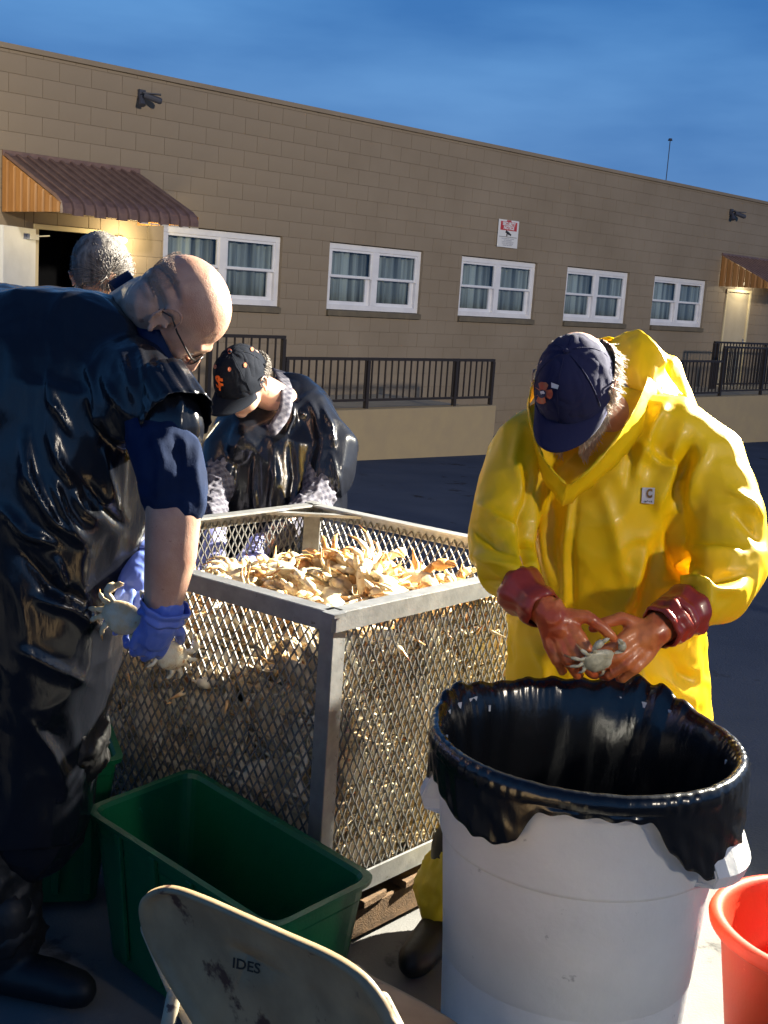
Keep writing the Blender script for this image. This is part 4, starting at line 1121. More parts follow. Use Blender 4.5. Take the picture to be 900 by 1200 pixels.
def cap(H, parent, m, seams=True, tilt=0.0, lift=0.0, bill_len=.072, nm='cap'):
    """baseball cap: six-panel crown, curved bill, button, back opening rim"""
    T = H @ Matrix.Translation((0,-.006,.030+lift)) @ Matrix.Rotation(R(tilt), 4, 'X')
    c = MB(); n, m_ = 72, 20; rows = []
    for i in range(m_+1):
        t = (math.pi/2)*i/m_*1.0; row = []
        for k in range(n):
            a = 2*math.pi*k/n
            rx, ry, rz = .0875, .1085, .104
            front = max(0, math.sin(a))
            rr = math.cos(t)**.80 if i < m_ else 0.0
            seam = .0022*math.exp(-((((a+math.pi/6) % (math.pi/3)) - math.pi/6)/.05)**2) if i < m_-1 else 0
            x = (rx-seam)*rr*math.cos(a); y = (ry-seam)*rr*math.sin(a); z = rz*math.sin(t)**1.05 + .010*front*math.sin(t*2)
            row.append(T @ Vector((x, y*(1+.03*front), z - (.020 + .014*math.cos(a)**2*(a < math.pi))*(1-i/m_))))
        rows.append(row)
    c.sheet(rows, .0026, closed=True); me = c.mesh('crown'); fixn(me)
    displace(me, fnoise(getco(me), .09, 5, ridged=True, octaves=2)*.0022)
    crown = obj(nm, me, m, parent, sm=True)
    b = MB(); rows = []
    for i in range(9):
        f_ = i/8; row = []
        for k in range(21):
            a = R(22 + 136*k/20); ca, sa = math.cos(a), math.sin(a)
            x0, y0 = .0885*ca, .1105*sa; ext = bill_len*math.sin(math.pi*(k/20))**.55
            x = x0*(1 - .02*f_); y = y0 + ext*f_; z = -.010 - .030*(x/.075)**2*(.45+.55*f_) - .010*f_
            row.append(T @ Vector((x, y, z)))
        rows.append(row)
    b.sheet(rows, .0035); me2 = b.mesh('bill'); fixn(me2); bill = obj('bill', me2, m, crown, sm=True)
    k = MB(); k.ell(T @ Vector((0,0,.107)), ((.007,0,0),(0,.007,0),(0,0,.006)), 10, 6); obj('button', k, m, crown, sm=True)
    if seams:
        for q in range(6):
            a = math.pi/6 + q*math.pi/3 + 0; s_ = MB(); pts = []
            for i in range(1, 15):
                t = (math.pi/2)*i/15; rr = math.cos(t)**.80; front = max(0, math.sin(a))
                pts.append(T @ Vector(((.0885)*rr*math.cos(a), .1095*rr*math.sin(a)*(1+.03*front), .105*math.sin(t)**1.05 + .010*front*math.sin(2*t)-.020*(1-i/15))))
            s_.tube(pts, .0012, 5); obj('seam', s_, m, crown, sm=True)
    return crown, bill
def world_bvh(o):
    me = o.data.copy(); me.transform(WM[o.name]); return bvh(me)
def hand_prims(mb, wrist, d, back, side=1, curl=(35,40,45,50), thumb=(.75,.60,-.45), tcurl=30, s=1.0, spread=6, fat=1.0, cuff=None):
    """five-fingered hand. d: wrist->knuckles, back: out of the back of the hand, side=+1 puts the thumb on d x back"""
    d, back, sd = orth(d, back); sd = sd*side
    T = Matrix(((sd.x*s, d.x*s, back.x*s, wrist[0]), (sd.y*s, d.y*s, back.y*s, wrist[1]), (sd.z*s, d.z*s, back.z*s, wrist[2]), (0,0,0,1)))
    h = MB(); kn = [(.031,.088,.002),(.010,.094,.005),(-.011,.090,.004),(-.030,.080,0)]
    h.caps([Vector((0,-.02,0)), Vector((0,.008,0)), Vector((.002,.03,0))], [(.022*fat,.030*fat)]*3, 14, ref=(0,0,1))
    for i, k in enumerate(kn):
        h.caps([Vector((k[0]*.55,.010,-.002)), Vector(k)*.6+Vector((k[0]*.28,0,-.001)), Vector(k)], [.0150*fat,.0135*fat,.0108*fat], 10)
    h.ell((.024,.030,-.010), ((.018*fat,0,0),(0,.028,0),(0,0,.015*fat)), 10, 8)
    h.ell((-.020,.034,-.010), ((.014*fat,0,0),(0,.030,0),(0,0,.013*fat)), 10, 8)
    Ls = [(.040,.025,.022),(.045,.028,.023),(.042,.026,.022),(.033,.020,.020)]
    for i, k in enumerate(kn):
        p = Vector(k); a = R(curl[i]*.75); yaw_ = R((1.5-i)*spread); pts = [p]; ang_ = a
        for j, L in enumerate(Ls[i]):
            dr = Vector((math.sin(yaw_)*math.cos(ang_), math.cos(yaw_)*math.cos(ang_), -math.sin(ang_))); p = p + dr*L; pts.append(p); ang_ += R(curl[i])*(1.0 if j == 0 else .7)
        r_ = (.0102,.0094,.0086,.0074) if i < 3 else (.0090,.0084,.0077,.0066)
        h.caps(pts, [q*fat for q in r_], 10)
    t0 = Vector((.022,.016,-.006)); td = Vector(thumb).normalized(); t1 = t0+td*.042; td2 = (td*math.cos(R(tcurl)) + Vector((-.45,.75,-.15)).normalized()*math.sin(R(tcurl))).normalized(); t2 = t1+td2*.034; t3 = t2+(td2+Vector((-.12,.12,-.05))).normalized()*.026
    h.caps([t0,t1,t2,t3], [.0165*fat,.0125*fat,.0112*fat,.0090*fat], 10)
    if cuff:
        for (y_, rx, rz) in cuff: pass
    mb.add([tuple(T @ Vector(v)) for v in h.v], h.f); return T

# ------------------------------------------------------------------ 1. man in the yellow rain jacket
py = root('person', 'man in yellow rain jacket and navy cap picking a crab over the barrel', 'person', (.62, 2.98, 0))
HY = head_frame(S(673,457,2.70), (-.28,-.56,-.72), (-.26,-.62,.74), 1.03)
bd = MB(); add_head(bd, HY)
neck0 = HY @ Vector((0,-.035,-.05))
bd.caps([neck0, S(716,492,2.84), S(722,540,2.92)], [.058,.062,.070], 14)
hipY = Vector((.64,3.02,.93))
bd.caps([S(722,545,2.90), S(716,640,2.95), hipY], [(.12,.19),(.11,.16),(.12,.17)], 18, ref=(0,1,0))
RW, LW = S(640,716,2.545), S(770,738,2.56)          # wrists
RE, LE = S(585,640,2.74), S(858,668,2.78)           # elbows
RS, LS = S(622,522,2.86), S(822,530,2.86)           # shoulders
bd.caps([S(700,520,2.88), RS, RE, S(604,676,2.65), RW], [.07,.056,.045,.036,.026], 12); bd.caps([S(740,520,2.88), LS, LE, S(822,706,2.67), LW], [.07,.056,.045,.036,.026], 12)
for (kx, ky, fx, fy) in ((.46,2.93,.235,2.86),(.76,3.02,.70,3.06)):
    bd.caps([hipY+Vector((-.1 if kx < .6 else .1,0,-.02)), Vector((kx,ky,.50)), Vector((fx,fy,.14)), Vector((fx,fy,.07))], [.095,.062,.040,.034], 12)
me = fuse(bd, .0048, 3); strokes(me, [([(706,440),(712,480)], 3, -.0015)]); obj('body', me, M['skin'], py, sm=True)
eyes(HY, py); specs(HY, py, tw=.90, dz=-.020, temple=False)
# white hair and sideburns: tufts laid along the skull
def hair(H, parent, m, fn, n, rsd, r_=.0016, L=.022, nm='hair'):
    mb = MB()
    for _ in range(n):
        q = fn(rsd)
        if q is None: continue
        p, d = q; d = d.normalized()
        side = Vector((rsd.gauss(0,.16), rsd.gauss(0,.16), rsd.gauss(0,.16)))
        p0 = H @ p; H3 = H.to_3x3(); v1 = H3 @ (d+side*.6); v2 = H3 @ (d+side*1.6+Vector((0,0,-.15)))
        mb.tube([p0, p0+v1*L*.5, p0+v1*L*.5+v2*L*.6], [r_, r_*.9, r_*.2], 4, cap=False)
    o = obj(nm, mb, m, parent, sm=True); return o
def side_hair(r):
    s = 1 if r.random() < .5 else -1; a = r.uniform(-2.9,-.25) if r.random() < .75 else r.uniform(-.25,.25); z = r.uniform(-.055,.045)
    if a > -.5 and z > .03: return None
    x = .078*math.cos(a*.5+.0)*s; y = -.012 + .096*math.sin(a); z_ = z
    k = math.sqrt(max(.15, 1-((z-.04)/.085)**2)); 
    return Vector((s*.086*abs(math.cos(a))**.6*k, -.012+.104*math.sin(a)*k, z)), Vector((s*.25,-.25,-1))
hr = random.Random(9)
hair(HY, py, M['hair_white'], side_hair, 3000, hr, .0017, .036)
def beard(r):
    s = 1 if r.random() < .5 else -1; t = r.random(); x = s*(.066-.045*t); y = .006+.075*t; z = -.022-.070*t+r.uniform(-.030,.022)
    return Vector((x+s*.003, y, z)), Vector((s*.15,.35,-.8))
hair(HY, py, M['hair_white'], beard, 2600, hr, .0016, .024, 'beard')
cy_, byl = cap(HY @ Matrix.Scale(.97,4), py, M['capnavy'], tilt=-3)
# fire-service badge: red maltese cross, two white axe blades
Bcap = world_bvh(cy_); 
def gpx(x, y, cx=637, cy=460, s=.88, rot=R(8)):
    return (cx + s*(x*math.cos(rot)-y*math.sin(rot)), cy + s*(x*math.sin(rot)+y*math.cos(rot)))
V2 = [gpx(0,0)]; F = []
for q in range(4):
    a = q*math.pi/2 + math.pi/4*0
    for (rr_, da) in ((5.6,-.78),(12.5,-.52),(13.6,-.25),(13.2,0),(13.6,.25),(12.5,.52)): V2.append(gpx(rr_*math.cos(a+da), rr_*math.sin(a+da)*1.05))
n_ = len(V2)-1; F = [(0, 1+i, 1+(i+1)%n_) for i in range(n_)]
obj('badge_cross', decal(Bcap, V2, F, .0042), M['thread_red'], cy_)
V2 = [gpx(0,1)]+[gpx(5.2*math.cos(t), 1+5.2*math.sin(t)) for t in np.linspace(0,2*math.pi,13)[:-1]]; obj('badge_center', decal(Bcap, V2, [(0,1+i,1+(i+1)%12) for i in range(12)], .0052), M['thread_dark'], cy_)
for pts in ([(-20,-11),(-16,-17),(-13,-14),(-11,-8),(-15,-7)], [(9,-15),(20,-13),(19,-8),(10,-9)], [(-3,-2),(2,-3),(4,0),(0,2)]):
    obj('badge_axe', decal(Bcap, [gpx(*p) for p in pts], [tuple(range(len(pts)))], .0054), M['thread_white'], cy_)

def tri_grid(mb, a, b): pass
jk = MB()
jk.caps([S(712,905,3.05), S(712,800,3.02), S(708,700,2.98), S(708,610,2.93), S(716,545,2.90), S(724,500,2.88)], [(.165,.268),(.168,.258),(.160,.238),(.158,.232),(.140,.215),(.10,.15)], 28, ref=(.12,1,.1))
jk.caps([S(722,500,2.88), S(655,507,2.87), S(618,530,2.85), S(596,585,2.80), S(586,640,2.745)], [.095,.096,.093,.087,.083], 18)
jk.caps([S(586,640,2.745), S(597,668,2.67), S(610,690,2.605)], [.083,.070,.048], 18)
jk.caps([S(722,500,2.88), S(785,508,2.87), S(826,540,2.86), S(848,600,2.82), S(858,660,2.78)], [.095,.102,.099,.094,.088], 18)
jk.caps([S(858,660,2.78), S(838,696,2.71), S(808,714,2.64)], [.088,.076,.049], 18)
me = fuse(jk, .0062, 7)
co = getco(me)
displace(me, fnoise(co, .34, 3, ridged=True, octaves=2)*.0045 + fnoise(co, .12, 8, ridged=True, octaves=1)*.0014)
strokes(me, [
 ([(672,560),(662,640),(664,720),(668,800)], 5, 0.0155), ([(678,562),(670,640),(672,720),(676,800)], 3, -0.0109),
 ([(782,470),(765,500),(748,540),(742,562)], 7, 0.0217), ([(800,500),(786,540),(775,575),(770,600)], 8, 0.0248), ([(812,520),(800,550),(790,590)], 6, -0.0248),
 ([(745,520),(770,545),(792,560)], 6, 0.0155), ([(735,505),(742,540),(735,575)], 6, -0.0155), ([(830,520),(815,560),(808,600)], 7, 0.0186),
 ([(790,600),(790,640),(806,680)], 9, -0.0341), ([(800,640),(830,650),(870,648)], 7, 0.0248), ([(796,662),(835,676),(880,672)], 7, -0.0248), ([(800,680),(838,694),(870,690)], 6, 0.0217),
 ([(860,600),(880,620),(896,640)], 6, -0.0155), ([(850,570),(880,590),(894,610)], 6, 0.0155), ([(775,690),(800,680),(825,690),(835,715)], 5, 0.0217),
 ([(610,500),(603,540),(612,580),(618,620)], 6, 0.0155), ([(620,560),(612,610),(622,660),(628,690)], 7, -0.0310), ([(560,590),(585,610),(615,625)], 6, 0.0202), ([(548,615),(575,635),(610,650)], 6, -0.0202), ([(550,650),(580,660),(612,668)], 6, 0.0217), ([(560,680),(590,684),(614,684)], 5, -0.0155),
 ([(632,600),(640,660),(660,720)], 8, 0.0155), ([(760,640),(740,700),(716,735)], 9, 0.0217), ([(775,620),(760,680),(745,730)], 9, -0.0217), ([(700,560),(720,620),(735,700)], 9, 0.0124),
 ([(640,560),(650,610),(645,660)], 8, -0.0124), ([(720,740),(750,770),(760,800)], 9, 0.0186), ([(620,745),(640,780),(640,805)], 8, 0.0186), ([(588,740),(600,780)], 8, -0.0155), ([(780,760),(800,790),(815,800)], 9, -0.0186)])
relax(me, 1, .35)
jacket = obj('jacket', me, M['yellow'], py, sm=True); Bj = world_bvh(jacket)
# placket flap edge, collar and thrown-back hood
cl = MB()
base_ring = [(664,592,2.70),(710,556,2.71),(744,518,2.76),(768,484,2.84),(778,455,2.92),(752,425,3.02),(712,424,3.06),(660,440,3.04),(622,468,2.94),(618,508,2.84),(634,555,2.74),(655,588,2.70)]
top_ring = [(672,566,2.665),(704,536,2.665),(735,494,2.70),(755,452,2.79),(758,430,2.89),(748,404,2.96),(706,396,2.99),(664,412,2.98),(630,440,2.90),(620,478,2.80),(634,530,2.70),(658,562,2.665)]
rows = []
for f_ in (0,.25,.5,.75,.95,1.0):
    rows.append(cr_sub([S(*(np.array(b_)*(1-f_)+np.array(t_)*f_)) + Vector((0,0,.012*math.sin(f_*math.pi))) for b_, t_ in zip(base_ring, top_ring)], 6))
me = cl.sheet(rows, .006, closed=True).mesh('collar'); fixn(me); displace(me, fnoise(getco(me), .07, 12, ridged=True, octaves=2)*.003); obj('collar', me, M['yellow'], jacket, sm=True)
hd = MB()                                             # hood bunched behind the neck, with a turned-up flap
ra = [[(700,402,3.02),(716,398,2.99),(736,390,2.95),(748,387,2.93)],
      [(712,418,2.97),(728,412,2.93),(746,402,2.90),(760,394,2.90)],
      [(722,434,2.92),(738,428,2.88),(754,418,2.87),(772,408,2.88)],
      [(736,450,2.88),(750,444,2.85),(764,436,2.85),(781,424,2.88)],
      [(748,470,2.86),(760,462,2.84),(772,448,2.86),(778,434,2.92)],
      [(760,490,2.85),(772,480,2.85),(786,470,2.88),(800,462,2.98)]]
def bez_rows(ra, ku=5, kv=5):
    A = [[np.array(S(*p)) for p in r_] for r_ in ra]
    def up(L, k):
        o_ = []
        for i in range(len(L)-1):
            p0 = L[max(i-1,0)]; p1 = L[i]; p2 = L[i+1]; p3_ = L[min(i+2,len(L)-1)]
            for j in range(k): t = j/k; o_.append(.5*(2*p1+(p2-p0)*t+(2*p0-5*p1+4*p2-p3_)*t*t+(3*p1-p0-3*p2+p3_)*t**3))
        o_.append(L[-1]); return o_
    B_ = [up(r_, ku) for r_ in A]; Cc = [up([r_[j] for r_ in B_], kv) for j in range(len(B_[0]))]
    return [[Vector(Cc[j][i]) for j in range(len(Cc))] for i in range(len(Cc[0]))]
me = hd.sheet(bez_rows(ra), .005).mesh('hood'); fixn(me); displace(me, fnoise(getco(me), .08, 31, ridged=True, octaves=2)*.003); obj('hood', me, M['yellow'], jacket, sm=True)
hd = MB(); hd.caps([S(742,405,3.03), S(780,440,3.06), S(800,480,3.05), S(760,500,3.08), S(700,470,3.12)], [.03,.055,.05,.07,.06], 14); me = fuse(hd, .006, 5); displace(me, fnoise(getco(me), .14, 41, ridged=True, octaves=1)*.004); obj('hood_roll', me, M['yellow'], jacket, sm=True)
# chest label
lab = [(752,571),(768,572),(767,590),(751,589)]
obj('chest_label', decal(Bj, [(x,y) for y in () for x in ()] or lab+[(759.5,580.5)], [(0,1,4),(1,2,4),(2,3,4),(3,0,4)], .004), M['label_grey'], jacket)
V, F = text2d('C', 13, .8); obj('label_mark', decal(Bj, [(761+p*.9, 578.5-q) for p, q in V], F, .006), M['label_brown'], jacket)
V, F = text2d('carhartt', 3.6, .12); obj('label_lettering', decal(Bj, [(759.5+p, 587-q) for p, q in V], F, .006), M['stencil'], jacket)
# trousers, boots
tr = MB()
tr.caps([hipY+Vector((-.09,0,.06)), Vector((.45,2.92,.50)), Vector((.24,2.87,.13))], [.15,.135,.105], 16); tr.caps([hipY+Vector((.09,0,.06)), Vector((.76,3.02,.50)), Vector((.70,3.06,.13))], [.125,.098,.088], 16); tr.ell(hipY, ((.19,0,0),(0,.15,0),(0,0,.14)))
me = fuse(tr, .010, 4); displace(me, fnoise(getco(me), .12, 17, ridged=True)*.007); obj('trousers', me, M['yellow_dark'], py, sm=True)
for (fx, fy, ax, ay) in ((.245,2.88,-.10,-.20),(.70,3.06,.04,-.22)):
    b = MB(); b.caps([Vector((fx,fy,.26)), Vector((fx,fy,.12)), Vector((fx,fy+.01,.07))], [.068,.062,.06], 14); b.caps([Vector((fx,fy+.04,.05)), Vector((fx+ax*.6,fy+ay*.6,.05)), Vector((fx+ax,fy+ay,.042))], [(.048,.05),(.048,.052),(.040,.046)], 14, ref=(0,0,1)); me = fuse(b, .007, 4)
    obj('boot', me, M['boot'], py, sm=True)
# gloves
cA = S(702,774,2.52)                                  # the crab between the hands
gl = MB()
dR = (S(692,766,2.50)-RW); TRh = hand_prims(gl, RW+dR.normalized()*.012, S(676,782,2.53)-RW, S(640,790,2.2)-S(660,752,2.52), side=-1, curl=(34,42,48,52), thumb=(.90,.50,-.10), tcurl=36, s=1.14, fat=1.08, spread=8)
gl.caps([S(622,701,2.58), S(632,710,2.565), S(640,716,2.548), RW+dR.normalized()*.02], [.036,.036,.034,.034], 16)
me = fuse(gl, .0032, 4); displace(me, fnoise(getco(me), .04, 21, ridged=True, octaves=1)*.0005); gR = obj('glove', me, M['rubber'], py, sm=True)
gl = MB(); hand_prims(gl, LW+(cA-LW).normalized()*.006, S(726,776,2.53)-LW, S(768,800,2.25)-S(748,760,2.53), side=1, curl=(40,47,52,56), thumb=(.85,.45,-.05), tcurl=40, s=1.12, fat=1.08, spread=8)
gl.caps([S(788,726,2.60), S(780,732,2.58), LW, LW+(cA-LW).normalized()*.02], [.038,.037,.035,.034], 16)
me = fuse(gl, .0032, 4); displace(me, fnoise(getco(me), .04, 22, ridged=True, octaves=1)*.0005); gL = obj('glove', me, M['rubber'], py, sm=True)
def cuffring(p0, p1, r0, r1, m, parent, n=40, flare=.004, seed=1, nm='glove_cuff'):
    a = Vector(p0); b_ = Vector(p1); d = (b_-a).normalized(); x = d.cross(Vector((.2,.1,.9))).normalized(); y = d.cross(x); rows = []
    rs2 = random.Random(seed); ph = [rs2.uniform(0,6) for _ in range(3)]
    for i in range(9):
        f_ = i/8; c = a.lerp(b_, f_); r_ = r0+(r1-r0)*f_ + flare*math.sin(f_*math.pi*3)
        rows.append([c + (x*math.cos(t)+y*math.sin(t))*(r_+.0022*math.sin(5*t+ph[0]+f_*3)+.0016*math.sin(9*t+ph[1])) + d*.003*math.sin(4*t+ph[2]) for t in np.linspace(0, 2*math.pi, n, endpoint=False)])
    me = MB().sheet(rows, .003, closed=True).mesh(nm); fixn(me); return obj(nm, me, m, parent, sm=True)
cuffring(S(606,688,2.62), S(638,716,2.55), .054, .040, M['rubber_cuff'], gR, seed=2)
cuffring(S(806,714,2.645), S(786,728,2.585), .056, .047, M['rubber_cuff'], gL, seed=3, flare=.005)
cuffring(S(788,726,2.59), S(772,737,2.56), .049, .043, M['rubber_cuff'], gL, seed=5, flare=.004)
# crab torn open between his hands
def loose_crab(k, loc, rot, sc, label, m=None):
    r_ = make_crab(k, m or M['crab_white']); r_.name = 'crab'; r_.location = loc; r_.rotation_euler = rot; r_.scale = (sc,)*3
    tag(r_, label, 'crab'); return r_
loose_crab(11, cA, (R(115), R(10), R(30)), .58, 'crab torn open between the orange gloves over the white barrel', mat('crab_meat', (.80,.72,.48), .35, .5, var=(.52,.46,.28), vscale=40, spots=(.62,.50,.28), sscale=50, sthr=.62))

# ------------------------------------------------------------------ 2. big bald man bending over the tub at the left
pb = root('person', 'big bald man in black plastic and blue gloves bending down at left', 'person', (-.95, 2.62, 0))
HB = head_frame(S(206,368,2.58), (.45,.22,-.86), (.90,-.13,.43), 1.05)
bd = MB(); add_head(bd, HB, ear=1.18, jowl=.006)
bd.ell(HB @ Vector((0,-.055,.0)), [HB.to_3x3() @ Vector(v) for v in ((.062,0,0),(0,.05,0),(0,0,.055))], 16, 10)
bd.caps([HB @ Vector((0,-.030,-.030)), S(178,362,2.64), S(150,385,2.70), S(110,420,2.72)], [.070,.078,.088,.10], 18)
hipB = Vector((-1.05,2.68,1.0))
bd.caps([S(110,430,2.70), S(50,560,2.68), hipB], [(.16,.20),(.17,.20),(.16,.18)], 18)
bRS, bRE, bRW = S(188,492,2.42), S(203,606,2.36), S(188,728,2.40)
bLS, bLE, bLW = S(150,440,2.86), S(160,590,2.78), S(163,664,2.60)
bd.caps([S(130,460,2.60), bRS, S(200,550,2.38), bRE, S(200,650,2.37), bRW], [.09,.064,.059,.055,.052,.034], 36)
bd.caps([S(120,440,2.72), bLS, bLE, bLW], [.10,.075,.055,.035], 14)
for kx, ky, fx, fy in ((-.88,2.58,-.80,2.52),(-1.10,2.86,-1.06,2.92)):
    bd.caps([hipB+Vector((.05,0 if fy < 2.7 else .1,-.05)), Vector((kx,ky,.52)), Vector((fx,fy,.14)), Vector((fx,fy,.07))], [.12,.075,.045,.034], 12)
me = fuse(bd, .0050, 3)
strokes(me, [([(172,300),(192,316),(203,334),(209,354)], 3.6, -.013), ([(182,298),(203,316),(213,336),(217,354)], 6, .006), ([(156,312),(174,328),(187,348),(194,372)], 4, -.009),([(164,304),(183,323),(196,344),(201,362)], 5, .007), ([(190,300),(200,306)],4,.0)])
obj('body', me, M['skin_bald'], pb, sm=True)
specs(HB, pb, .066); eyes(HB, pb)
def stub(r):
    a = r.uniform(-2.6,-.5); z = r.uniform(-.05,.06); k = math.sqrt(max(.1, 1-((z-.04)/.085)**2)); s = 1 if r.random()<.6 else -1
    return Vector((s*.0775*abs(math.cos(a))**.7*k, -.013+.099*math.sin(a)*k, z)), Vector((s*.5,-.6,-.5))
hair(HB, pb, M['stubble'], stub, 2600, hr, .00035, .003, 'stubble')
# shirt: sleeve, collar
sh = MB()
sh.caps([S(135,470,2.60), S(184,496,2.43), S(198,540,2.38), S(204,584,2.365)], [.09,.074,.072,.069], 28)
sh.caps([S(120,440,2.72), S(152,470,2.84), S(160,540,2.80)], [.11,.085,.075], 14)
sh.caps([S(110,440,2.70), S(60,560,2.68)], [.17,.17], 16)
me = fuse(sh, .0055, 5); displace(me, fnoise(getco(me), .16, 51, ridged=True, octaves=2)*.0035)
strokes(me, [([(175,500),(190,540),(185,590)], 6, .010), ([(200,490),(212,540),(208,600)], 7, -.007), ([(232,500),(228,550),(236,596)], 6, .009)])
obj('shirt', me, M['navy'], pb, sm=True)
cb_ = MB(); ring = [(150,318,2.74),(166,340,2.62),(182,376,2.55),(202,418,2.53),(222,446,2.58),(214,440,2.72),(184,400,2.84),(160,350,2.86)]
ring2 = [(128,332,2.74),(148,358,2.60),(166,398,2.53),(188,438,2.50),(216,466,2.56),(214,460,2.76),(174,410,2.90),(136,350,2.90)]
rows = [cr_sub([S(*(np.array(a)*(1-f_)+np.array(b_)*f_)) for a, b_ in zip(ring, ring2)], 6) for f_ in (0,.3,.6,1)]
me = MB().sheet(rows, .006, closed=True).mesh('collar'); fixn(me); obj('shirt_collar', me, M['navy'], pb, sm=True)
# plastic poncho over back and chest
pc = MB()
pc.ell(S(66,480,2.66), (Vector(cr)*.30, Vector(cu)*.285, Vector(cf)*.25), 28, 18)
pc.caps([S(108,410,2.68), S(88,470,2.64), S(58,600,2.66), S(52,740,2.70), S(44,860,2.76), S(36,960,2.80)], [(.13,.15),(.24,.26),(.24,.25),(.22,.175),(.19,.15),(.18,.145)], 28, ref=(0,1,.1))
pc.caps([S(110,450,2.60), S(150,460,2.52), S(186,482,2.44), S(196,500,2.42)], [.13,.122,.092,.082], 20)
pc.caps([S(105,450,2.70), S(135,475,2.82), S(150,500,2.84)], [.11,.095,.08], 16)
pc.caps([S(10,450,2.74), S(-60,540,2.80), S(-90,700,2.82)], [.24,.24,.24], 18)
me = fuse(pc, .0066, 8); co = getco(me)
displace(me, fnoise(co, .42, 61, ridged=True, aniso=(1.3,1,.5), octaves=2)*.008 + fnoise(co, .13, 62, ridged=True, aniso=(1.5,1,.4), octaves=1)*.0014)
strokes(me, [
 ([(62,470),(58,510),(70,545),(88,570)], 4, .012), ([(95,410),(110,450),(120,490),(112,520)], 5, .010), ([(55,430),(60,470),(85,510)], 4, .010),
 ([(60,560),(75,600),(98,632)], 5, .016), ([(84,575),(100,600),(118,612)], 4, .010), ([(100,455),(112,480),(128,505),(148,520)], 4, .014), ([(118,440),(135,468),(152,490)], 4, .012),
 ([(28,510),(34,560),(62,610),(104,640)], 7, .022), ([(0,592),(30,625),(70,640)], 6, .018), ([(140,410),(150,440),(158,470)], 4, .012), ([(160,400),(168,430),(172,458)], 4, .012), ([(182,415),(190,440),(190,470)], 4, .012),
 ([(64,650),(74,680),(78,700)], 4, .014), ([(20,640),(60,690),(110,712)], 8, -.02), ([(40,700),(85,712),(125,740)], 7, .016), ([(95,560),(120,590),(150,620)], 6, -.014),
 ([(120,520),(128,560),(140,600)], 5, .010), ([(202,452),(210,465),(216,482)], 3, .010), ([(222,448),(232,462),(238,480)], 3, .010), ([(20,760),(60,780),(105,800)], 8, .014), ([(30,840),(60,880),(80,930)], 8, .014)])
relax(me, 1, .3)
obj('plastic_poncho', me, M['bag2'], pb, sm=True)
# torn cap sleeve of the poncho
rows = []
a_, b_ = S(186,452,2.45), S(209,493,2.385); d_ = (b_-a_).normalized(); x_ = d_.cross(Vector((0,1,0))).normalized(); y_ = d_.cross(x_)
rs2 = random.Random(2)
for i in range(8):
    f_ = i/7; c = a_.lerp(b_, f_); rows.append([c + (x_*math.cos(t)+y_*math.sin(t))*(.069+.005*f_+.003*math.sin(5*t+2*f_)+.0015*math.sin(17*t)) + (d_*rs2.uniform(-.004,.004) if i == 7 else Vector()) for t in np.linspace(0, 2*math.pi, 70, endpoint=False)])
me = MB().sheet(rows, .0012, closed=True).mesh('sleeve_edge'); fixn(me); obj('torn_sleeve', me, M['bag2'], pb, sm=True)
ap = MB()                                             # legs of the plastic apron and trousers
ap.caps([S(50,860,2.76), Vector((-.88,2.60,.52)), Vector((-.80,2.54,.12))], [.17,.115,.085], 16); ap.caps([S(30,860,2.86), Vector((-1.08,2.86,.52)), Vector((-1.05,2.92,.12))], [.16,.115,.085], 16)
me = fuse(ap, .010, 4); displace(me, fnoise(getco(me), .14, 71, ridged=True)*.009); obj('trousers', me, M['boot'], pb, sm=True)
for fx, fy in ((-.80,2.52),(-1.05,2.92)):
    b = MB(); b.caps([Vector((fx,fy,.20)), Vector((fx,fy,.09))], [.066,.062], 14); b.caps([Vector((fx-.05,fy,.052)), Vector((fx+.10,fy-.03,.05)), Vector((fx+.18,fy-.05,.044))], [(.050,.052),(.05,.054),(.042,.048)], 14, ref=(0,0,1)); obj('boot', fuse(b, .007, 4), M['boot'], pb, sm=True)
cB = S(143,724,2.47)
gl = MB(); hand_prims(gl, bRW, S(168,768,2.46)-bRW, S(214,790,2.25)-S(192,745,2.40), side=-1, curl=(34,40,46,50), thumb=(.8,.55,-.3), tcurl=30, s=1.0, fat=1.08)
gl.caps([S(193,712,2.39), bRW, S(182,744,2.42)], [.040,.040,.036], 14)
me = fuse(gl, .0032, 4); displace(me, fnoise(getco(me), .03, 81, ridged=True, octaves=1)*.0007); g1 = obj('glove', me, M['nitrile'], pb, sm=True)
cuffring(S(194,708,2.385), S(189,724,2.395), .049, .044, M['nitrile'], g1, seed=8, flare=.002)
gl = MB(); hand_prims(gl, bLW, S(156,708,2.52)-bLW, S(190,700,2.3)-S(160,690,2.58), side=1, curl=(34,38,42,46), thumb=(.8,.5,-.35), tcurl=25, s=1.0, fat=1.05)
gl.caps([S(165,648,2.64), bLW, S(160,684,2.57)], [.046,.041,.040], 14)
me = fuse(gl, .0032, 4); displace(me, fnoise(getco(me), .03, 82, ridged=True, octaves=1)*.0007); g2 = obj('glove', me, M['nitrile'], pb, sm=True)
cuffring(S(166,642,2.655), S(163,660,2.61), .053, .046, M['nitrile'], g2, seed=9, flare=.002)
loose_crab(12, cB, (R(80), R(15), R(-20)), .66, 'pale crab held in the blue gloves of the bald man', M['crab_white'])
loose_crab(13, S(200,768,2.50), (R(100), R(35), R(50)), .60, 'orange-legged crab half hidden under the nearer blue glove', M['crab_cream'])

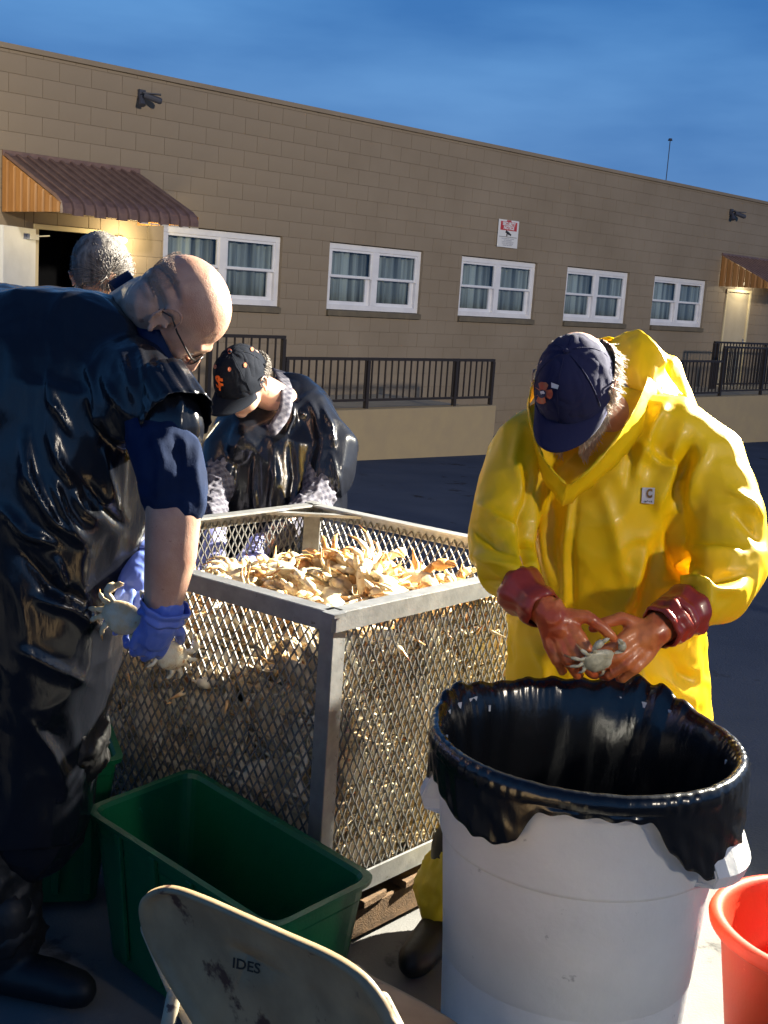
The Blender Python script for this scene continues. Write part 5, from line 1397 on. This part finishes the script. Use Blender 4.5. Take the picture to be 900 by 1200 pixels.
# ------------------------------------------------------------------ 3. man in the orange-lettered cap behind the bin
pg = root('person', 'man in black plastic, plaid shirt and black cap behind the crab bin', 'person', (-.66, 4.42, 0))
HG = head_frame(S(284,447,4.40), (-.40,-.58,-.68), (-.15,-.42,.86), 1.06)
bd = MB(); add_head(bd, HG, jowl=.006)
bd.caps([HG @ Vector((0,-.03,-.05)), S(330,470,4.52), S(340,500,4.58)], [.062,.066,.08], 14)
hipG = Vector((-.52,4.62,.88))
bd.caps([S(338,500,4.62), S(335,570,4.64), hipG], [(.10,.14),(.10,.14),(.11,.15)], 16)
gLS, gLE, gLW = S(376,515,4.58), S(376,580,4.42), S(300,645,4.10)
gRS, gRE, gRW = S(276,515,4.58), S(248,590,4.40), S(250,640,4.10)
bd.caps([S(335,515,4.64), gLS, gLE, gLW], [.05,.045,.04,.030], 12); bd.caps([S(315,510,4.62), gRS, gRE, gRW], [.07,.05,.04,.030], 12)
for kx, ky, fx, fy in ((-.42,4.55,-.40,4.60),(-.70,4.60,-.74,4.66)): bd.caps([hipG, Vector((kx,ky,.45)), Vector((fx,fy,.02)), Vector((fx-.05,fy-.12,-.02))], [.11,.065,.05,.04], 12)
obj('body', fuse(bd, .0055, 3), M['skin'], pg, sm=True); eyes(HG, pg)
hair(HG, pg, M['hair_grey'], side_hair, 900, hr, .0018, .014)
cg, bg2 = cap(HG, pg, M['capblack'], tilt=2, bill_len=.075)
Bg = world_bvh(cg)
for txt, dx, dy in (('S', -.8, -1.0), ('F', 2.0, 2.0)):
    V, F = text2d(txt, 21, .45)
    obj('cap_letter', decal(Bg, [(257.5+dx+(p*.72)*.9-q*.12, 449+dy-q*.95+p*.15) for p, q in V], F, .004 if txt == 'S' else .0055), M['thread_orange'], cg)
for x, y, r_ in ((269.5,412,3.0),(295,410,2.2),(287,428,2.6),(269,433,2.6),(253,430,2.4)):
    V2 = [(x,y)]+[(x+r_*math.cos(t)*.8, y+r_*math.sin(t)*1.1) for t in np.linspace(0,2*math.pi,9)[:-1]]
    q = decal(Bg, V2, [(0,1+i,1+(i+1)%8) for i in range(8)], .0035)
    if q.v: obj('cap_patch', q, M['thread_red'], cg)
sh = MB(); sh.caps([S(376,515,4.58), S(374,548,4.50), S(374,582,4.42), S(345,612,4.30), S(318,632,4.18)], [.075,.070,.066,.058,.048], 16)
sh.caps([S(276,515,4.58), S(260,548,4.50), S(248,590,4.38), S(250,622,4.20)], [.075,.070,.062,.050], 14)
me = fuse(sh, .006, 4); displace(me, fnoise(getco(me), .07, 91, ridged=True, octaves=2)*.005); obj('shirt_sleeves', me, M['plaid'], pg, sm=True)
rows = []; ra1 = [(316,434,4.62),(326,444,4.52),(329,462,4.44),(325,482,4.40),(312,497,4.38)]; ra2 = [(330,438,4.66),(341,452,4.52),(343,472,4.43),(336,494,4.38),(318,508,4.36)]
rows = [cr_sub([S(*(np.array(a)*(1-f_)+np.array(b_)*f_)) for a, b_ in zip(ra1, ra2)], 6)[:25] for f_ in (0,.3,.7,1)]
me = MB().sheet(rows, .007).mesh('shirt_collar'); fixn(me); obj('shirt_collar', me, M['plaid'], pg, sm=True)
pc = MB()
pc.caps([S(345,478,4.62), S(335,520,4.60), S(325,590,4.60), S(322,680,4.66), S(322,760,4.75)], [(.13,.16),(.19,.24),(.19,.265),(.19,.27),(.19,.27)], 24, ref=(0,1,.1))
pc.caps([S(318,512,4.56), S(290,520,4.52)], [.13,.12], 16); pc.caps([S(341,468,4.63), S(352,486,4.61)], [.105,.13], 16)
pc.caps([S(325,490,4.60), S(366,494,4.58), S(388,530,4.52), S(384,556,4.49)], [.13,.125,.108,.098], 18)
pc.caps([S(325,490,4.60), S(285,505,4.56), S(262,530,4.54), S(256,565,4.50)], [.12,.115,.10,.09], 18)
me = fuse(pc, .0075, 6); co = getco(me)
displace(me, fnoise(co, .30, 101, ridged=True, aniso=(1.4,1.4,.35), octaves=1)*.007)
strokes(me, [([(342,468),(344,490),(336,510)], 3, .016), ([(362,470),(372,490),(378,515)], 4, .020), ([(376,475),(388,500),(392,525)], 3, .020), ([(352,480),(357,490)], 3, .014), ([(320,520),(322,560),(316,600)], 4, .016), ([(300,530),(298,570),(300,610)], 4, .014), ([(388,530),(396,560),(400,590)], 3, .012), ([(340,520),(345,560),(338,600)], 4, -.014)], 0)
obj('plastic_poncho', me, M['bag2'], pg, sm=True)
tr = MB(); tr.caps([hipG, Vector((-.42,4.55,.45)), Vector((-.40,4.60,.08))], [.14,.10,.08], 14); tr.caps([hipG+Vector((-.1,0,0)), Vector((-.70,4.60,.45)), Vector((-.74,4.66,.08))], [.14,.10,.08], 14); obj('trousers', fuse(tr, .012, 4), M['capblack'], pg, sm=True)
gz = asph(-.5,4.5)
for fx, fy in ((-.40,4.60),(-.74,4.66)):
    b = MB(); b.caps([Vector((fx,fy,.10)), Vector((fx,fy+.02,gz+.055)), Vector((fx-.05,fy-.16,gz+.048))], [.055,.05,.042], 12); obj('boot', fuse(b, .009, 3), M['boot'], pg, sm=True)
for (w_, tgt, sd_, sx) in ((gLW, S(288,662,3.98), -1, 12), (gRW, S(246,668,3.98), 1, 13)):
    gl = MB(); hand_prims(gl, w_, tgt-w_, Vector((0,-.5,.8)), side=sd_, curl=(25,30,32,36), s=1.12, fat=1.15); gl.caps([w_+(w_-tgt).normalized()*.05, w_], [.044,.038], 12)
    obj('glove', fuse(gl, .004, 3), M['lavender'], pg, sm=True)

# ------------------------------------------------------------------ 4. grey-haired man behind the bald man
pd = root('person', 'grey-haired man mostly hidden behind the bald man, head bowed', 'person', (-1.22, 3.85, 0))
HD = head_frame(S(121,326,3.52), (.34,-.42,-.84), (.05,-.62,.78), 1.03)
bd = MB(); add_head(bd, HD); bd.caps([HD @ Vector((0,-.03,-.05)), S(100,370,3.72), S(92,400,3.78)], [.06,.065,.08], 14)
hipD = Vector((-1.22,3.92,.95)); bd.caps([S(92,410,3.78), S(80,520,3.82), hipD], [(.13,.19),(.12,.17),(.13,.17)], 16)
for s_, w_ in ((-1, Vector((-1.16,3.45,.98))),(1, Vector((-.92,3.62,.98)))):
    shd = S(92,410,3.78)+Vector((.17*s_,.05*s_,-.03)); bd.caps([S(92,410,3.78), shd, (shd+w_)/2+Vector((.04*s_,.05,-.10)), w_], [.09,.07,.05,.032], 12)
for kx in (-1.10,-1.36): bd.caps([hipD, Vector((kx,3.88,.48)), Vector((kx,3.92,.04)), Vector((kx+.03,3.79,.0))], [.11,.065,.05,.04], 12)
obj('body', fuse(bd, .0065, 3), M['skin'], pd, sm=True); eyes(HD, pd)
def full_hair(r):
    th = r.uniform(0, 6.283); u = r.uniform(-.35, 1.0); k = math.sqrt(1-u*u); y = math.sin(th)*k
    if y > .55 and u < .50: return None
    p = Vector((.080*math.cos(th)*k, -.012+.101*y, .040+.085*u)); n0 = Vector((math.cos(th)*k, y, u)); t_ = Vector((0,-.4,-1))+Vector((0,-.7,0))*max(0,u); t_ = t_-t_.dot(n0)*n0; return p, t_*.8+n0*.12
hm = MB(); hm.ell((0,-.018,.046), ((.082,0,0),(0,.096,0),(0,0,.083)), 24, 16)
me = MB().add([tuple(HD @ Vector(v)) for v in hm.v], hm.f).mesh('hair_base'); displace(me, fnoise(getco(me), .03, 5)*.002); ho = obj('hair', me, M['hair_grey'], pd, sm=True)
hair(HD, ho, M['hair_grey'], full_hair, 4200, hr, .0013, .016, 'hair_tufts')
pc = MB(); pc.caps([S(92,395,3.80), S(86,450,3.82), S(80,560,3.84), Vector((-1.22,3.92,.8)), Vector((-1.22,3.94,.5))], [(.14,.18),(.17,.23),(.18,.24),(.18,.25),(.19,.26)], 22, ref=(0,1,.1))
for s_, w_ in ((-1, Vector((-1.16,3.45,.98))),(1, Vector((-.92,3.62,.98)))):
    shd = S(92,410,3.78)+Vector((.17*s_,.05*s_,-.03)); pc.caps([S(92,420,3.78), shd, (shd+w_)/2+Vector((.04*s_,.05,-.10)), w_.lerp(shd,.15)], [.12,.10,.075,.055], 14)
me = fuse(pc, .010, 5); displace(me, fnoise(getco(me), .2, 111, ridged=True)*.012); obj('plastic_poncho', me, M['bag2'], pd, sm=True)
tr = MB(); [tr.caps([hipD, Vector((kx,3.88,.48)), Vector((kx,3.92,.10))], [.14,.10,.08], 14) for kx in (-1.10,-1.36)]; obj('trousers', fuse(tr, .014, 3), M['capblack'], pd, sm=True)
gz = asph(-1.2,3.9)
for kx in (-1.10,-1.36): b = MB(); b.caps([Vector((kx,3.92,.12)), Vector((kx,3.94,gz+.055)), Vector((kx+.03,3.76,gz+.048))], [.055,.05,.042], 12); obj('boot', fuse(b, .010, 3), M['boot'], pd, sm=True)
for sd_, w_ in ((1, Vector((-1.16,3.45,.98))),(-1, Vector((-.92,3.62,.98)))):
    gl = MB(); hand_prims(gl, w_, Vector((.35,-.45,-.6)), Vector((0,-.3,.9)), side=sd_, s=1.1, fat=1.1); obj('glove', fuse(gl, .005, 3), M['lavender'], pd, sm=True)
#@@PART4
